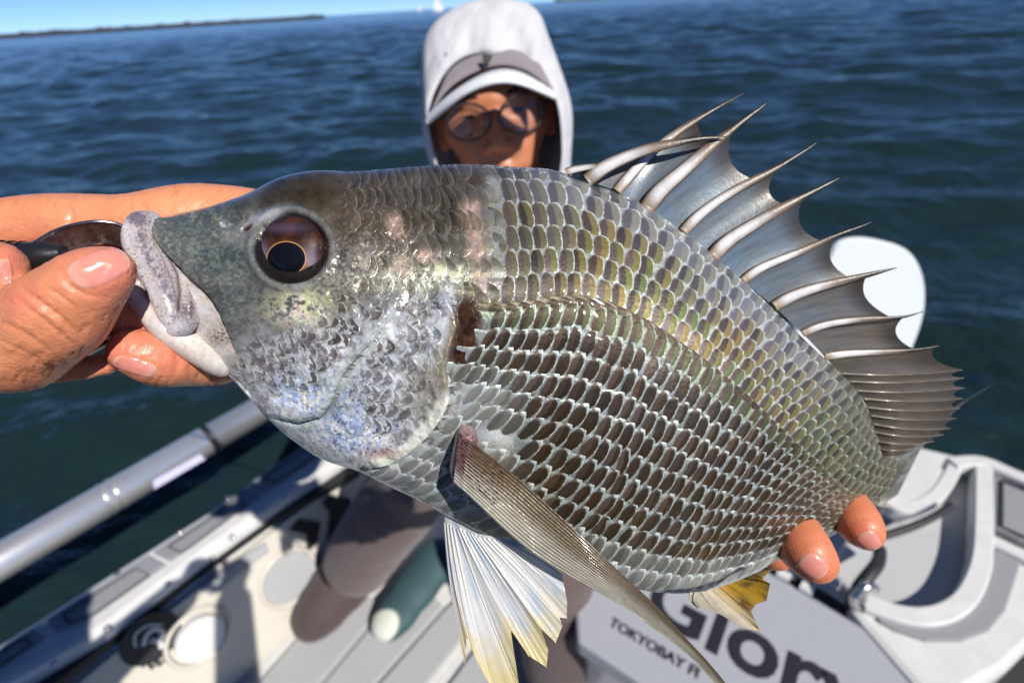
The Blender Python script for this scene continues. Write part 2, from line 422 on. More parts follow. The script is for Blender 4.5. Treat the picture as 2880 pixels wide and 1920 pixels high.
def skin_colour(px, py):
    """pigment of the bare skin, linear rgb"""
    n1 = cfbm(px / 60, py / 60, seed=11); n2 = cfbm(px / 17, py / 17, seed=12); n3 = vnoise(px / 3.2, py / 3.2, seed=13); n4 = cfbm(px / 7, py / 7, seed=16, oct=3); n5 = cfbm(px / 34, py / 34, seed=17)
    c = np.empty(px.shape + (3,)); c[:] = C(.13, .125, .115)
    snout = sstep(790, 640, px) * sstep(1000, 870, py)
    c = mix(c, mix(C(.085, .105, .115), C(.135, .140, .135), n1[..., None]), (snout * .95)[..., None])
    c = mix(c, C(.19, .22, .21), (snout * sstep(.45, .95, n4) * .55)[..., None])
    fore = sstep(650, 560, py - .04 * (px - 800) + 46 * (n1 - .5)) * sstep(560, 760, px + (py - 560) * .2)
    c = mix(c, mix(C(.030, .022, .011), C(.055, .041, .020), n5[..., None]), fore[..., None])
    nape = sstep(760, 640, py + .18 * (px - 1200)) * sstep(900, 980, px) * sstep(1440, 1370, px); c = mix(c, mix(C(.045, .034, .026), C(.095, .078, .070), n5[..., None]), (nape * .9)[..., None])
    br = np.exp(-(((px - 1010) / 120) ** 2 + ((py - 640) / 80) ** 2)); c = mix(c, C(.085, .06, .042), (br * .9)[..., None])
    # golden and silver flecks
    fl = sstep(.60, .80, n2 * .30 + n4 * .70) * sstep(1300, 1180, px) * sstep(540, 620, py); c = mix(c, C(.26, .25, .19), (fl * .22)[..., None])
    f2 = sstep(.66, .85, n5) * sstep(.3, .7, n4) * sstep(760, 700, px) * sstep(580, 620, py) * sstep(760, 700, py); c = mix(c, C(.36, .34, .22), (f2 * .35)[..., None])
    dk = sstep(.40, .10, n4 * .6 + n2 * .4) * .30; c = mix(c, C(.028, .034, .034), (dk * sstep(560, 640, py))[..., None])
    pk = np.exp(-(((px - 850) / 85) ** 2 + ((py - 868) / 52) ** 2)) * 1.3 * sstep(.22, .62, n4 * .35 + n2 * .35 + n5 * .3)
    c = mix(c, mix(C(.72, .70, .45), C(.74, .58, .56), sstep(.5, .8, n1)[..., None]), np.clip(pk, 0, .95)[..., None])
    und = np.exp(-(((px - 985) / 95) ** 2 + ((py - 795) / 45) ** 2)); c = mix(c, C(.36, .32, .27), (und * .7 * sstep(.25, .7, n4))[..., None])
    ck = np.exp(-(((px - 1215) / 115) ** 2 + ((py - 782) / 36) ** 2)) * 1.3 * sstep(.2, .6, n2 * .5 + n4 * .5); c = mix(c, C(.60, .60, .44), np.clip(ck, 0, .9)[..., None])
    for cx, cy, rx, ry in ((1325, 600, 34, 42), (1345, 690, 36, 60), (1370, 790, 45, 36), (1200, 722, 38, 22), (1128, 750, 22, 34), (1115, 640, 30, 40)):
        q = np.exp(-(((px - cx) / rx) ** 2 + ((py - cy) / ry) ** 2) ** 2); c = mix(c, C(.50, .33, .28), (q * (.35 + .6 * n4))[..., None])
    behind = np.exp(-(((px - 1060) / 100) ** 2 + ((py - 720) / 60) ** 2)); c = mix(c, C(.33, .30, .28), (behind * .7 * n4)[..., None])
    # lower cheek and gill cover: silver with purple and blue
    low = sstep(860, 1020, py + .28 * (px - 800)) * sstep(1330, 1240, px)
    c = mix(c, mix(C(.64, .65, .71), C(.22, .185, .20), sstep(.40, .80, n2 * .6 + n5 * .4)[..., None]), (low * .95)[..., None])
    op = sstep(0, 1, (px - 1090) / 90) * sstep(1000, 1080, py + .6 * (px - 1150)) * sstep(1330, 1250, px) * sstep(1230, 1080, py); c = mix(c, mix(C(.22, .18, .13), C(.46, .42, .35), n5[..., None]), (op * .75)[..., None])
    blue = np.exp(-(((px - 890) / 150) ** 2 + ((py - 1110) / 62) ** 2) ** 1.2); blue2 = np.exp(-(((px - 985) / 130) ** 2 + ((py - 1212) / 60) ** 2) ** 1.5)
    c = mix(c, mix(C(.40, .49, .76), C(.82, .83, .86), sstep(.35, .7, n2 * .6 + n4 * .4)[..., None]), np.clip(blue + blue2, 0, 1)[..., None])
    sp = ((n3 > .74) & (blue + blue2 > .12) & (n5 > .35)).astype(float) * .8; c = mix(c, C(.09, .06, .10), sp[..., None])
    # bright strip along the edge of the preopercle
    d, s, a = pdist(px, py, PREOP); c = mix(c, C(.60, .66, .68), (np.exp(-((d - 12) / 12) ** 2) * sstep(.12, .3, a) * .9 * (.6 + .4 * n4))[..., None])
    c = mix(c, C(.05, .05, .05), (np.exp(-(d / 4.5) ** 2) * sstep(.15, .5, a) * .6)[..., None])
    # pale mouth skin and chin
    d, s, a = pdist(px, py, SUBORB); mouth = (s > 0) & (px < 690)
    chin = sstep(26, -12, (py - 985) * -.55 + (px - 600) * .75 + 30 * (n1 - .5)) * sstep(1180, 1090, py)
    pale = np.where(mouth, sstep(-2, 5, d), 0); pale = np.maximum(pale, chin * (px < 760))
    c = mix(c, mix(C(.72, .62, .59), C(.60, .62, .66), n1[..., None]), pale[..., None])
    belly = sstep(70, 15, pdist(px, py, [(560, 1000), (645, 1065), (763, 1190), (880, 1279), (1000, 1322)])[0]); c = mix(c, C(.60, .62, .66), (belly * .8 * (.4 + .6 * n4))[..., None])
    ds = np.exp(-(((px - 625) / 34) ** 2 + ((py - 945) / 26) ** 2)) * (n3 > .55); c = mix(c, C(.07, .06, .09), (ds * .9)[..., None])
    ln = np.where(s > 0, np.exp(-(d / 4) ** 2), 0) * sstep(.05, .2, a) * sstep(1.0, .8, a); c = mix(c, C(.08, .05, .05), (ln * .7)[..., None])
    # gill membrane, blood stained notch above it
    d, s, a = pdist(px, py, OPERC)
    mem = np.where(s > 0, sstep(42, 26, d), 0) * sstep(.44, .52, a); c = mix(c, mix(C(.74, .70, .60), C(.76, .77, .74), n1[..., None]), mem[..., None])
    mb = (mem > .5) & (n3 > .93) & (vnoise(px / 25, py / 25, seed=9) > .45); c = mix(c, C(.14, .11, .09), (mb * .7)[..., None])
    red = np.exp(-(((px - 1085) / 60) ** 2 + ((py - 1262) / 12) ** 2)); c = mix(c, C(.50, .22, .18), (red * .5)[..., None])
    nt = np.exp(-(((px - 1318) / 40) ** 2 + ((py - 885) / 55) ** 2) ** 1.5) + .9 * np.exp(-(((px - 1335) / 52) ** 2 + ((py - 985) / 70) ** 2)) * sstep(.2, .6, n2 + .15) + np.exp(-(((px - 1290) / 26) ** 2 + ((py - 975) / 60) ** 2))
    c = mix(c, mix(C(.018, .006, .004), C(.08, .038, .018), n2[..., None]), np.clip(nt * 1.25, 0, 1)[..., None])
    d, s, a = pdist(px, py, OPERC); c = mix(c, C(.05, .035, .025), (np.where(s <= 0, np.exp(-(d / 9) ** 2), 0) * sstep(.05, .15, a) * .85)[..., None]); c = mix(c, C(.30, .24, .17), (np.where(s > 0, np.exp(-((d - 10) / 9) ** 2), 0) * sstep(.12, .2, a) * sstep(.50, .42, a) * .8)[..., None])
    # orbit rim, nostrils
    e = np.hypot((px - EYE[0]) / 104, (py - EYE[1]) / 98); c = mix(c, C(.20, .21, .22), (np.exp(-((e - 1.12) / .07) ** 2) * .55)[..., None]); c = mix(c, C(.015, .012, .012), sstep(1.05, .98, e)[..., None])
    st = np.exp(-(((px - 735) / 52) ** 2 + (((py - 617) + .42 * (px - 735)) / 15) ** 2)); c = mix(c, C(.42, .42, .47), (st * .9)[..., None])
    q = np.hypot(((px - 695) * .94 - (py - 641) * .34) / 17, ((px - 695) * .34 + (py - 641) * .94) / 8); c = mix(c, C(.05, .022, .01), sstep(1.0, .8, q)[..., None])
    q = np.hypot((px - 629) / 12, (py - 631) / 10); c = mix(c, C(.30, .33, .40), (sstep(1.1, .7, q) * .8)[..., None])
    # body under the scales, tail root
    body = sstep(1330, 1420, px); c = mix(c, mix(C(.16, .145, .11), C(.30, .32, .32), sstep(.3, .7, n2)[..., None]), body[..., None])
    pec = np.exp(-(((px - 1400) / 70) ** 2 + ((py - 1225) / 34) ** 2)); c = mix(c, C(.66, .68, .70), pec[..., None])
    tail = sstep(2455, 2480, px - .25 * (py - 1300)); c = mix(c, mix(C(.22, .25, .25), C(.12, .11, .09), sstep(1280, 1330, py + 20 * n1)[..., None]), tail[..., None])
    spk = ((n3 > .80) * .35)[..., None]; c = c * (1 - spk * .7) * (.80 + .40 * n1)[..., None]
    return np.clip(c, 0, .9)

def flesh_mat(name, rough=.26, metal=.35, coat=.45, bumpd=.00035, film=True):
    m = NT(name); pos = m.geo(); c = m.attr('pig')
    n = m.noise(1500, 3, .6, pos); n2 = m.noise(420, 3, .6, pos)
    col = m.mix(.22, c, m.mix(n, (.35, .35, .35), (1, 1, 1)), 'MULTIPLY')
    hue = m.ramp(m.noise(95, 3, .6, pos, dist=1.5), [(0, (.70, .55, .95)), (.36, (.60, .85, 1)), (.5, (1, 1, .9)), (.62, (.86, 1, .78)), (1, (1, .76, .74))])
    col = m.mix(.28, col, hue, 'MULTIPLY')
    m.set(Base_Color=col, Metallic=metal, Roughness=m.rng(n2, .3, .7, rough - .08, rough + .14), Coat_Weight=coat, Coat_Roughness=.07, Coat_IOR=1.36, Specular_IOR_Level=.18)
    if film: m.set(Thin_Film_Thickness=m.rng(m.noise(60, 2, .5, pos), .3, .7, 260, 620), Thin_Film_IOR=1.45)
    h = m.mat('ADD', m.mat('MULTIPLY', n, .5), m.mat('ADD', n2, m.mat('MULTIPLY', m.noise(150, 3, .6, pos), 1.6)))
    m.set(Normal=m.bump(h, .55, bumpd))
    return m.m

M_SKIN = flesh_mat('fish_skin', .22, .20, .75, .00055, film=False)
FISH = empty('fish', P(1440, 1080, .206))
tag(FISH, 'large silver grey sea bream with dark scales and raised spiny fin, held in two hands', 'fish')

# ---- body: one closed skin
_h = head_relief(GX, GY) * sstep(0, .06, WW) * sstep(1, .94, WW)
FRONT = BASE + NRM * _h[..., None]
_pig = skin_colour(GX, GY)
_bk = P(GX, GY, 2 * GR - GD)
bi = np.arange(0, NU, 5); bi = np.unique(np.append(bi, NU - 1)); bj = np.unique(np.append(np.arange(0, NW, 5), NW - 1))
_bv = _bk[np.ix_(bi, bj)]; _bp = _pig[np.ix_(bi, bj)]
_f1 = grid_faces(NU, NW); _f2 = grid_faces(len(bi), len(bj))[:, ::-1] + NU * NW
_tg = np.cross(FRONT[1:, :-1] - FRONT[:-1, :-1], FRONT[:-1, 1:] - FRONT[:-1, :-1]); _flip = (_tg * (CAM - FRONT[:-1, :-1])).sum(-1).mean() < 0
_ff = np.concatenate([_f1, _f2])
if _flip: _ff = _ff[:, ::-1].copy()
BODY = mesh('body', np.concatenate([FRONT.reshape(-1, 3), _bv.reshape(-1, 3)]), _ff, M_SKIN, FISH,
            {'pig': np.concatenate([_pig.reshape(-1, 3), _bp.reshape(-1, 3)])})

# ---- lips, jaw (each a part that moves on its own)
def px_path(pts, n=40):
    """pts: (px, py, depth, radius px) -> world path, radii"""
    c = curve(pts, n); return P(c[:, 0], c[:, 1], c[:, 2]), c[:, 3] * c[:, 2] / FPX, c

def flesh_part(name, strokes, colour, mat, k=.0015, vox=.00042, parent=FISH, it=3, **kw):
    pr = []
    for st in strokes:
        w, r, c = px_path(st, max(6, 4 * len(st)))
        for i in range(len(w) - 1): pr.append((w[i], r[i], w[i + 1], r[i + 1]))
    v, f = capsule_sdf(pr, vox, k, pad=.003); v = fix_out(v, f)
    v = blur_mesh(v, f, it)
    rel = v - CAM; dd = rel @ FW; px = 1440 + FPX * (rel @ RT) / dd; py = 960 - FPX * (rel @ UP) / dd
    return mesh(name, v, f, mat, parent, {'pig': colour(px, py)}, **kw)

def fix_out(v, f):
    a, b, c = v[f[:, 0]], v[f[:, 1]], v[f[:, 2]]
    if (np.cross(b - a, c - a) * a).sum() < 0: f[:] = f[:, ::-1].copy()
    return v

M_LIP = flesh_mat('lip_skin', .3, .05, .6, .0002, False)
def lip_col(px, py):
    n = fbm(px / 22, py / 22, seed=31); n3 = vnoise(px / 3.3, py / 3.3, seed=32); n5 = fbm(px / 8, py / 8, seed=35)
    c = np.empty(px.shape + (3,)); c[:] = C(.45, .395, .42)
    d, s, a = pdist(px, py, [(392, 612), (400, 680), (432, 745), (470, 820), (488, 880)])
    c = mix(c, C(.13, .105, .14), np.clip(np.exp(-((d - 0) / 17) ** 2) * .9 * sstep(.30, .62, n5 * .6 + n * .4) + np.exp(-(((px - 385) / 40) ** 2 + ((py - 612) / 16) ** 2)), 0, .92)[..., None])
    c = mix(c, C(.60, .56, .58), (sstep(28, 44, d) * (s > 0))[..., None])
    c = mix(c, C(.56, .52, .57), (sstep(860, 930, py) * .7)[..., None]); c = np.where(((n3 > .70) & (n5 > .42))[..., None], c * .55, c)
    dk = np.exp(-(((px - 532) / 24) ** 2 + ((py - 868) / 44) ** 2)) * sstep(.25, .6, n3 * .5 + n5 * .5 + .12); c = mix(c, C(.07, .045, .05), (dk)[..., None])
    d2, s2, a2 = pdist(px, py, [(432, 665), (470, 715), (498, 770), (505, 820), (500, 870)]); c = mix(c, C(.09, .055, .06), (np.exp(-(d2 / 6) ** 2) * .9)[..., None])
    return c * (.85 + .3 * n[..., None]) * np.where(n3 > .8, .72, 1)[..., None]
flesh_part('upper_lip', [[(397, 638, .1925, 38), (392, 672, .1905, 39), (412, 728, .1882, 35), (447, 796, .1864, 32), (472, 852, .1858, 33), (490, 905, .1856, 28)],
                         [(395, 630, .193, 32), (430, 622, .194, 22)]], lip_col, M_LIP)
flesh_part('jaw_bone', [[(440, 668, .1896, 9), (474, 722, .1872, 14), (505, 780, .1857, 18), (524, 836, .1852, 23), (532, 882, .1851, 27), (516, 914, .1851, 25), (480, 930, .1853, 16)]], lip_col, M_LIP)
def jaw_col(px, py):
    n = fbm(px / 25, py / 25, seed=41); c = np.empty(px.shape + (3,)); n2 = cfbm(px / 9, py / 9, seed=44); c[:] = C(.56, .45, .42); c = mix(c, C(.58, .56, .57), n[..., None]); c = c * (.88 + .2 * n2)[..., None]
    d, s, a = pdist(px, py, [(352, 792), (400, 815), (455, 900)]); c = mix(c, C(.48, .24, .21), (np.exp(-((d) / 12) ** 2) * .6)[..., None]); return c
flesh_part('lower_jaw', [[(362, 796, .1878, 22), (385, 828, .1870, 27), (420, 876, .1862, 28), (462, 922, .1865, 30), (505, 952, .1885, 32), (560, 985, .1925, 36), (625, 1025, .1985, 34)]], jaw_col, M_LIP)
def mouth_col(px, py):
    n = fbm(px / 14, py / 14, seed=43); return mix(C(.22, .07, .06), C(.36, .20, .18), n[..., None])
flesh_part('mouth_lining', [[(392, 775, .192, 18), (425, 830, .1905, 24), (455, 890, .190, 24)]], mouth_col, M_LIP)
teeth = [tube(P([x, x + 3], [y, y - 9], [d, d]), [.0007, .00025], 6) for x, y, d in ((370, 784, .1868), (380, 790, .1864), (389, 799, .186))]
tv, tf = join(teeth); mesh('tooth', tv, tf, simple('tooth_enamel', (.75, .70, .60), .25), FISH)['kind'] = 'stuff'

# ---- eye
def eye_part():
    n, m = 90, 180
    r = np.linspace(0, 1, n); th = np.linspace(0, 2 * math.pi, m, endpoint=False); R_, T_ = np.meshgrid(r, th, indexing='ij')
    px = EYE[0] + 101 * R_ * np.cos(T_); py = EYE[1] + 95 * R_ * np.sin(T_)
    d = .1795 + .0015 - .0068 * np.sqrt(np.clip(1 - R_ ** 2 * .97, 0, 1)) + .003
    d = d - .0002 * (px - 820) / 100
    x, y = px - 805, py - 727; a = -.0
    rp = np.hypot(x / 53, y / 46); n1 = fbm(px / 20, py / 20, seed=51); n2 = fbm(np.arctan2(y, x) * 6, rp * 4, seed=52); n3 = vnoise(px / 2.5, py / 2.5, seed=53)
    c = np.empty(px.shape + (3,)); c[:] = C(.016, .007, .006)
    c = mix(c, C(.055, .017, .006), (sstep(.42, .65, n1) * .8)[..., None])
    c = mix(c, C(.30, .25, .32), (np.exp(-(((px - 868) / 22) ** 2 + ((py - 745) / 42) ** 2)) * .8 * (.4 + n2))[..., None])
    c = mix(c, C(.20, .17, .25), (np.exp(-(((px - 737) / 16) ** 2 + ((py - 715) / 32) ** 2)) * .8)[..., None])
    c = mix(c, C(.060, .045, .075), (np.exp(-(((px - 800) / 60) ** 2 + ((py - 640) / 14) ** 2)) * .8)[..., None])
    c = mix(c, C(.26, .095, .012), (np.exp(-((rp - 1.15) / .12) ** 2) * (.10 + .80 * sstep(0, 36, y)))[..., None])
    c = mix(c, C(.55, .30, .09), np.exp(-((rp - 1.035) / .024) ** 2)[..., None])
    c = mix(c, C(.003, .004, .007), sstep(1.03, .99, rp)[..., None])
    c = mix(c, C(.02, .015, .02), sstep(.90, .985, R_)[..., None])
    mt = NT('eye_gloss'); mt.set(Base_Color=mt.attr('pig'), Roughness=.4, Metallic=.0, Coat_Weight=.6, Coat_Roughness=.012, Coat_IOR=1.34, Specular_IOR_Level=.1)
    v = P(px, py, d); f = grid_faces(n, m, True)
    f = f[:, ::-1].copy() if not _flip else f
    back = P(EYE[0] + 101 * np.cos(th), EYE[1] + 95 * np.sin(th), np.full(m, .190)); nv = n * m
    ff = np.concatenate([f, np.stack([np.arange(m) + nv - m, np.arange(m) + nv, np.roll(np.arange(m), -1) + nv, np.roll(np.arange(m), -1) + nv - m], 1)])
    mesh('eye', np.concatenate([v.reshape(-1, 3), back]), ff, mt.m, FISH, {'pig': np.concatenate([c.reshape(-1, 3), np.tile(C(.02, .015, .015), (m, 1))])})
eye_part()

# ---- scales
def scale_mat():
    m = NT('fish_scale'); uvn = m.new('UVMap').outputs[0]; sx = m.new('SeparateXYZ'); m.link(uvn, sx.inputs[0]); s, t = sx.outputs[0], sx.outputs[1]
    pos = m.geo(); a = m.mat('ABSOLUTE', m.mat('SUBTRACT', m.mat('MULTIPLY', t, 2.0), 1.0))
    n1 = m.noise(900, 3, .6, pos); n2 = m.noise(260, 3, .6, pos)
    sj = m.mat('ADD', s, m.mat('MULTIPLY', m.mat('SUBTRACT', n1, .5), .10))
    side = m.mat('MULTIPLY', m.rng(t, .12, .04, 0, 1, True), m.rng(s, .80, .90, .12, 1))
    cen, rc = m.attr('pig'), m.attr('rim')
    tt = m.mat('SUBTRACT', m.mat('MULTIPLY', t, 2.0), 1.0)
    # dark pigment spot of the scale: a pointed, slightly slanted lens; the margin round it is pale
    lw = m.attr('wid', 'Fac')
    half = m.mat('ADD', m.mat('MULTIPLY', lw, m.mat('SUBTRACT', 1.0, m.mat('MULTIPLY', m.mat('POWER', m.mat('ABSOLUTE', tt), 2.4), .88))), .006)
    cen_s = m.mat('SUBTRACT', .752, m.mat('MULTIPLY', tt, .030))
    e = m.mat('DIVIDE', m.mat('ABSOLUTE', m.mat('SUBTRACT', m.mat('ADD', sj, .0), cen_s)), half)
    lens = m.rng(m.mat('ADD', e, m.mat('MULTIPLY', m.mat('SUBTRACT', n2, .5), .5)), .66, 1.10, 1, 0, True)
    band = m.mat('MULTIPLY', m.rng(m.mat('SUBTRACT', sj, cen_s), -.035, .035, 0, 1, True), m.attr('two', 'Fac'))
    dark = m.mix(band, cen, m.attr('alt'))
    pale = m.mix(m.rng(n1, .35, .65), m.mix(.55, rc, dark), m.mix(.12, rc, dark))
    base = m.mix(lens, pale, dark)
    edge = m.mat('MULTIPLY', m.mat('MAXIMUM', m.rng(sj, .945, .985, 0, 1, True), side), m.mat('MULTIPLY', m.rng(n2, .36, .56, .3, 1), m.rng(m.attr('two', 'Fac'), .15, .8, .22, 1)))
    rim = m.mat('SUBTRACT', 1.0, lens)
    base = m.mix(edge, base, m.mix(.5, rc, (.75, .78, .78)))  # pale rim line; glint ticks painted white along the upper edge
    hue = m.ramp(m.noise(130, 2, .6, pos, dist=1.0), [(0, (.75, .62, .95)), (.38, (.72, .9, 1)), (.5, (1, 1, .92)), (.62, (.84, 1, .72)), (1, (1, .76, .70))])
    base = m.mix(m.attr('iri', 'Fac'), base, hue, 'MULTIPLY')
    spk = m.rng(m.noise(2600, 1, .5, pos), .60, .72, 0, .45); base = m.mix(spk, base, (.03, .025, .018))
    # fine radial ridges of the scale
    w = m.new('TexWave', wave_type='BANDS', bands_direction='X'); w.inputs['Scale'].default_value = 9; w.inputs['Distortion'].default_value = 2; w.inputs['Detail'].default_value = 2
    m.link(uvn, w.inputs['Vector'])
    h = m.mat('ADD', m.mat('MULTIPLY', w.outputs['Fac'], .25), m.mat('ADD', n1, m.mat('MULTIPLY', n2, .8)))
    m.set(Base_Color=base, Metallic=m.mat('MULTIPLY', m.attr('iri', 'Fac'), .75), Roughness=m.mat('SUBTRACT', m.rng(n2, .3, .7, .28, .46), m.mat('MULTIPLY', rim, .06)), Specular_IOR_Level=.2, Coat_Weight=.6, Coat_Roughness=.05, Coat_IOR=1.36, Normal=m.bump(h, .5, .00034))
    return m.m
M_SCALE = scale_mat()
HIDE = []           # patches without scales: (polygon)
FACE = [(395, 560), (690, 440), (930, 440), (965, 520), (975, 600), (1010, 690), (1000, 790), (950, 845), (880, 905), (790, 925), (700, 985), (640, 1000), (640, 1060), (760, 1090), (900, 1090), (940, 1120), (980, 1330), (480, 1080)]

def scale_shape(ns=7, nt=7):
    s = np.array([0, .3, .55, .72, .86, .96, 1.0, 1.0])[:ns + 1]; t = np.array([-1, -.84, -.6, -.25, .2, .62, 1.0])
    return np.meshgrid(s, t, indexing='ij')
_SS, _TT = scale_shape()
_SF = grid_faces(_SS.shape[0], _SS.shape[1])

def build_scales():
    out = []      # (area, verts, uv, pig, rim, iri)
    cols = []; u = 150.0; k = 0
    while u < ULEN - 8:
        xm = np.interp(u, _ub, _M[:, 0])
        p = np.interp(xm, [400, 700, 1000, 1300, 1400, 1900, 2100, 2250, 2350, 2420, 2480], [27, 29, 32, 34, 39, 40, 35, 28, 21, 15, 11])
        cols.append((u, p, k)); u += p; k += 1
    for u, p, k in cols:
        _, _, _, _, wm = fish_xyd(np.array([u]), np.array([.5])); wm = float(wm[0])
        nup, ndn = (6.0, 11.4) if xm > 1390 else (5.2, 10.5)
        rows = []
        g = lambda q: 1 - (1 - min(1, max(0, q))) ** 1.16
        for j in range(-6, 12):
            if xm > 1390:                          # sheared rows behind the gill cover
                jj, du = j + .5, .40 * p * (j + .5)
            else:
                jj, du = j + (.5 if k % 2 else 0), 0.0
            if jj < 0:
                if jj < -nup - .2: continue
                rows.append((wm * (1 + (jj - (.16 if xm > 1390 else 0)) / nup), .5 * wm / nup, du))
            else:
                q = (jj + (.16 if xm > 1390 else 0)) / ndn
                if q > .99: continue
                rows.append((wm + (1 - wm) * g(q), .5 * (1 - wm) * (g(q + .5 / ndn) - g(q - .5 / ndn)), du))
        if xm > 1425: rows.append((wm, .16 * (1 - wm) / ndn + .12 * wm / nup, 0.0))
        u0 = u
        for wc, hw, du in rows:
            if wc < .008 or wc > .985: continue
            u = min(u0 + du, ULEN - 3)
            c0, n0, tu, tw, px, py = [np.asarray(x)[0] for x in surf(np.array([u]), np.array([wc]))]
            if px > 2560: continue
            ju, jt, jl = RNG.normal(0, .05), RNG.normal(0, .05), RNG.normal()
            if xm < 1390: ju, jt = ju * 3.2, jt * 4
            if xm < 1390 and RNG.random() < .14: continue
            if inside(np.array([px]), np.array([py]), FACE)[0]: continue
            if (px - 1318) ** 2 / 45 ** 2 + (py - 885) ** 2 / 50 ** 2 < 1 or (px - 1300) ** 2 / 30 ** 2 + (py - 975) ** 2 / 65 ** 2 < 1: continue
            if (px - 1400) ** 2 / 75 ** 2 + (py - 1228) ** 2 / 32 ** 2 < 1: continue
            d, sg, ar = pdist(np.array([px]), np.array([py]), OPERC); on_head = sg[0] > 0 and px < 1300
            pd, ps, _ = pdist(np.array([px]), np.array([py]), PREOP)
            if px < 1180 and py > 850 and (pd[0] < 13 or (ps[0] > 0 and pd[0] < 46)): continue
            if on_head and ((ar[0] > .44 and d[0] < 84) or (ar[0] > .12 and d[0] < 34)): continue
            if on_head and py > 1065 + .18 * (px - 700) and px < 1020: continue
            if not on_head and ar[0] > .1 and d[0] < 16: continue
            head = px < 1400 and (on_head or py < 850)
            # surface rectangle in (u, w)
            above = wc < wm; rel = (wm - wc) / wm if above else (wc - wm) / (1 - wm); r = RNG.random()
            nape = head and not on_head
            L = 2.15 * p; R = (.20 if above else .32) * p; K = (.14 if above else .30) * p; line = abs(wc - wm) < 1e-6
            if head: R = .50 * p; K = .12 * p * RNG.normal()
            sz = min(1, p / 45); lift = (.00003 if on_head else .00014 if nape else .00040) * sz * (1 + .35 * jl)
            jr = RNG.normal(0, .08 if not head else .30); tl = RNG.normal(0, 1)
            uu = u + p * ju + (_SS * L - L * .62) - (R * (_TT ** 2) + K * _TT) * sstep(.2, 1, _SS) + p * jr * _TT * _SS
            if head: uu = uu + p * .40 * (fbm(_TT * 1.3 + 7 * jl, _SS * .01 + u, seed=62) - .5) * sstep(.5, 1, _SS)
            wv = wc + hw * ((1.06 if head or line else 1.26) + .1 * (1 - _SS)) * _TT * (1 - .10 * sstep(.85, 1, _SS)) + hw * jt * .5
            if not head and not line: wv = wv - hw * (.55 if above else .80) * np.clip((_SS - .62) / .38, 0, 1) ** 1.3 * (1 - _TT) / 2
            q, nn, _, _, PX, PY = surf(np.clip(uu, 0, ULEN), np.clip(wv, .001, .999))
            k = .03 if on_head else .4 if head else .9
            h = -.00035 + (lift + .00035) * _SS ** 1.1 + k * .00034 * sz * (1 - _TT ** 2) * sstep(.1, .7, _SS) - k * sz * np.where(_TT < -.9, .00062, .0) - k * sz * np.where(_TT > 0, .00024, 0) * np.abs(_TT) ** 2 - k * sz * .00030 * _TT - k * .00034 * sz * (np.clip(_SS - .78, 0, 1) / .22) ** 2
            h = h + (.00001 if on_head else .00010) * tl * _TT * _SS * sz
            h[-1] -= .00030 if not head else .00002 if on_head else .00018
            if px < 1420: h = h + head_relief(PX, PY)
            nz = (fbm(PX / 20, PY / 20, seed=61) - .5) * (.00030 if not head else .0002 if on_head else .0006); h = h + nz
            fz = sstep(0, .03, np.clip(wv, 0, 1)) * sstep(1, .97, np.clip(wv, 0, 1)); h = h * fz + .0001
            v = q + nn * h[..., None]
            two = 0.0; alt = C(.2, .2, .1)
            if above:
                q1, q2, q3 = [float(cfbm(np.array([px / 120.]), np.array([py / 120.]), seed=s_)[0]) for s_ in (301, 302, 303)]; j1, j2 = RNG.normal(0, .13, 2)
                up = float(sstep(.35, .95, rel + .25 * (q1 - .5)))
                tone = mix(mix(C(.066, .044, .036), C(.095, .072, .076), np.clip(q2 + j1, 0, 1)), C(.115, .115, .150), up * .8)
                alt = mix(mix(C(.215, .155, .045), C(.105, .150, .055), np.clip(1.2 * (q3 - .25) + j2 - up * .5, 0, 1)), C(.23, .235, .245), up * .65)
                two = .92
                rim = C(.54, .56, .55); iri = .36
                if rel > .75: tone = tone * .8 + C(.04, .042, .05); rim = C(.50, .54, .60); alt = alt * .7 + C(.07, .075, .085)
                if px < 1420 and head and rel > .5: tone = tone * .22 + C(.020, .016, .013); rim = C(.12, .12, .13); two = .2
            else:
                tone = mix(C(.054, .032, .019), C(.060, .042, .038), r); rim = C(.31, .355, .36); iri = .28; two = .95; alt = mix(C(.026, .016, .005), C(.036, .023, .010), RNG.random())
                if rel < .14: alt = mix(alt, C(.10, .115, .05), .6); rim = C(.31, .38, .30)
                b = sstep(.80, 1.0, rel); b = max(b, .75 * sstep(1500, 1300, px + .1 * py - 130) * sstep(.2, .5, rel))  # pale belly; chest scales also painted paler for light bounced off the boat
                tone = mix(tone, C(.25, .26, .26), b); rim = mix(rim, C(.54, .58, .60), b); alt = mix(alt, C(.28, .28, .27), b)
            if above and not head:
                nf = float(sstep(1640, 1400, px - .45 * (py - 600) + 60 * RNG.normal(0, .5))) * .55; tone = mix(tone, C(.058, .047, .042), nf); alt = mix(alt, C(.085, .070, .045), nf); rim = mix(rim, C(.22, .21, .21), nf); two = mix(two, .25, nf)
            if line: tone = C(.060, .040, .024); alt = C(.10, .07, .045); rim = C(.20, .17, .12); two = .5; iri = .25
            tz = sstep(2150, 2420, px); tone = mix(tone, C(.085, .072, .045), tz * .7); rim = mix(rim, C(.22, .225, .175), tz); alt = mix(alt, C(.13, .12, .07), tz * .6)
            wid = (.285 if above else .258) + RNG.normal(0, .018)
            one = np.ones((_SS.size, 1)); TN = one * tone; RM = one * rim
            if head:
                sc = skin_colour(PX.ravel(), PY.ravel()); TN = mix(one * tone, sc * .85, .80)
                RM = mix(one * rim, np.minimum(sc * (1.9 if on_head else 1.35) + (.05 if on_head else .02), .66), .85); iri = .42; two = .15
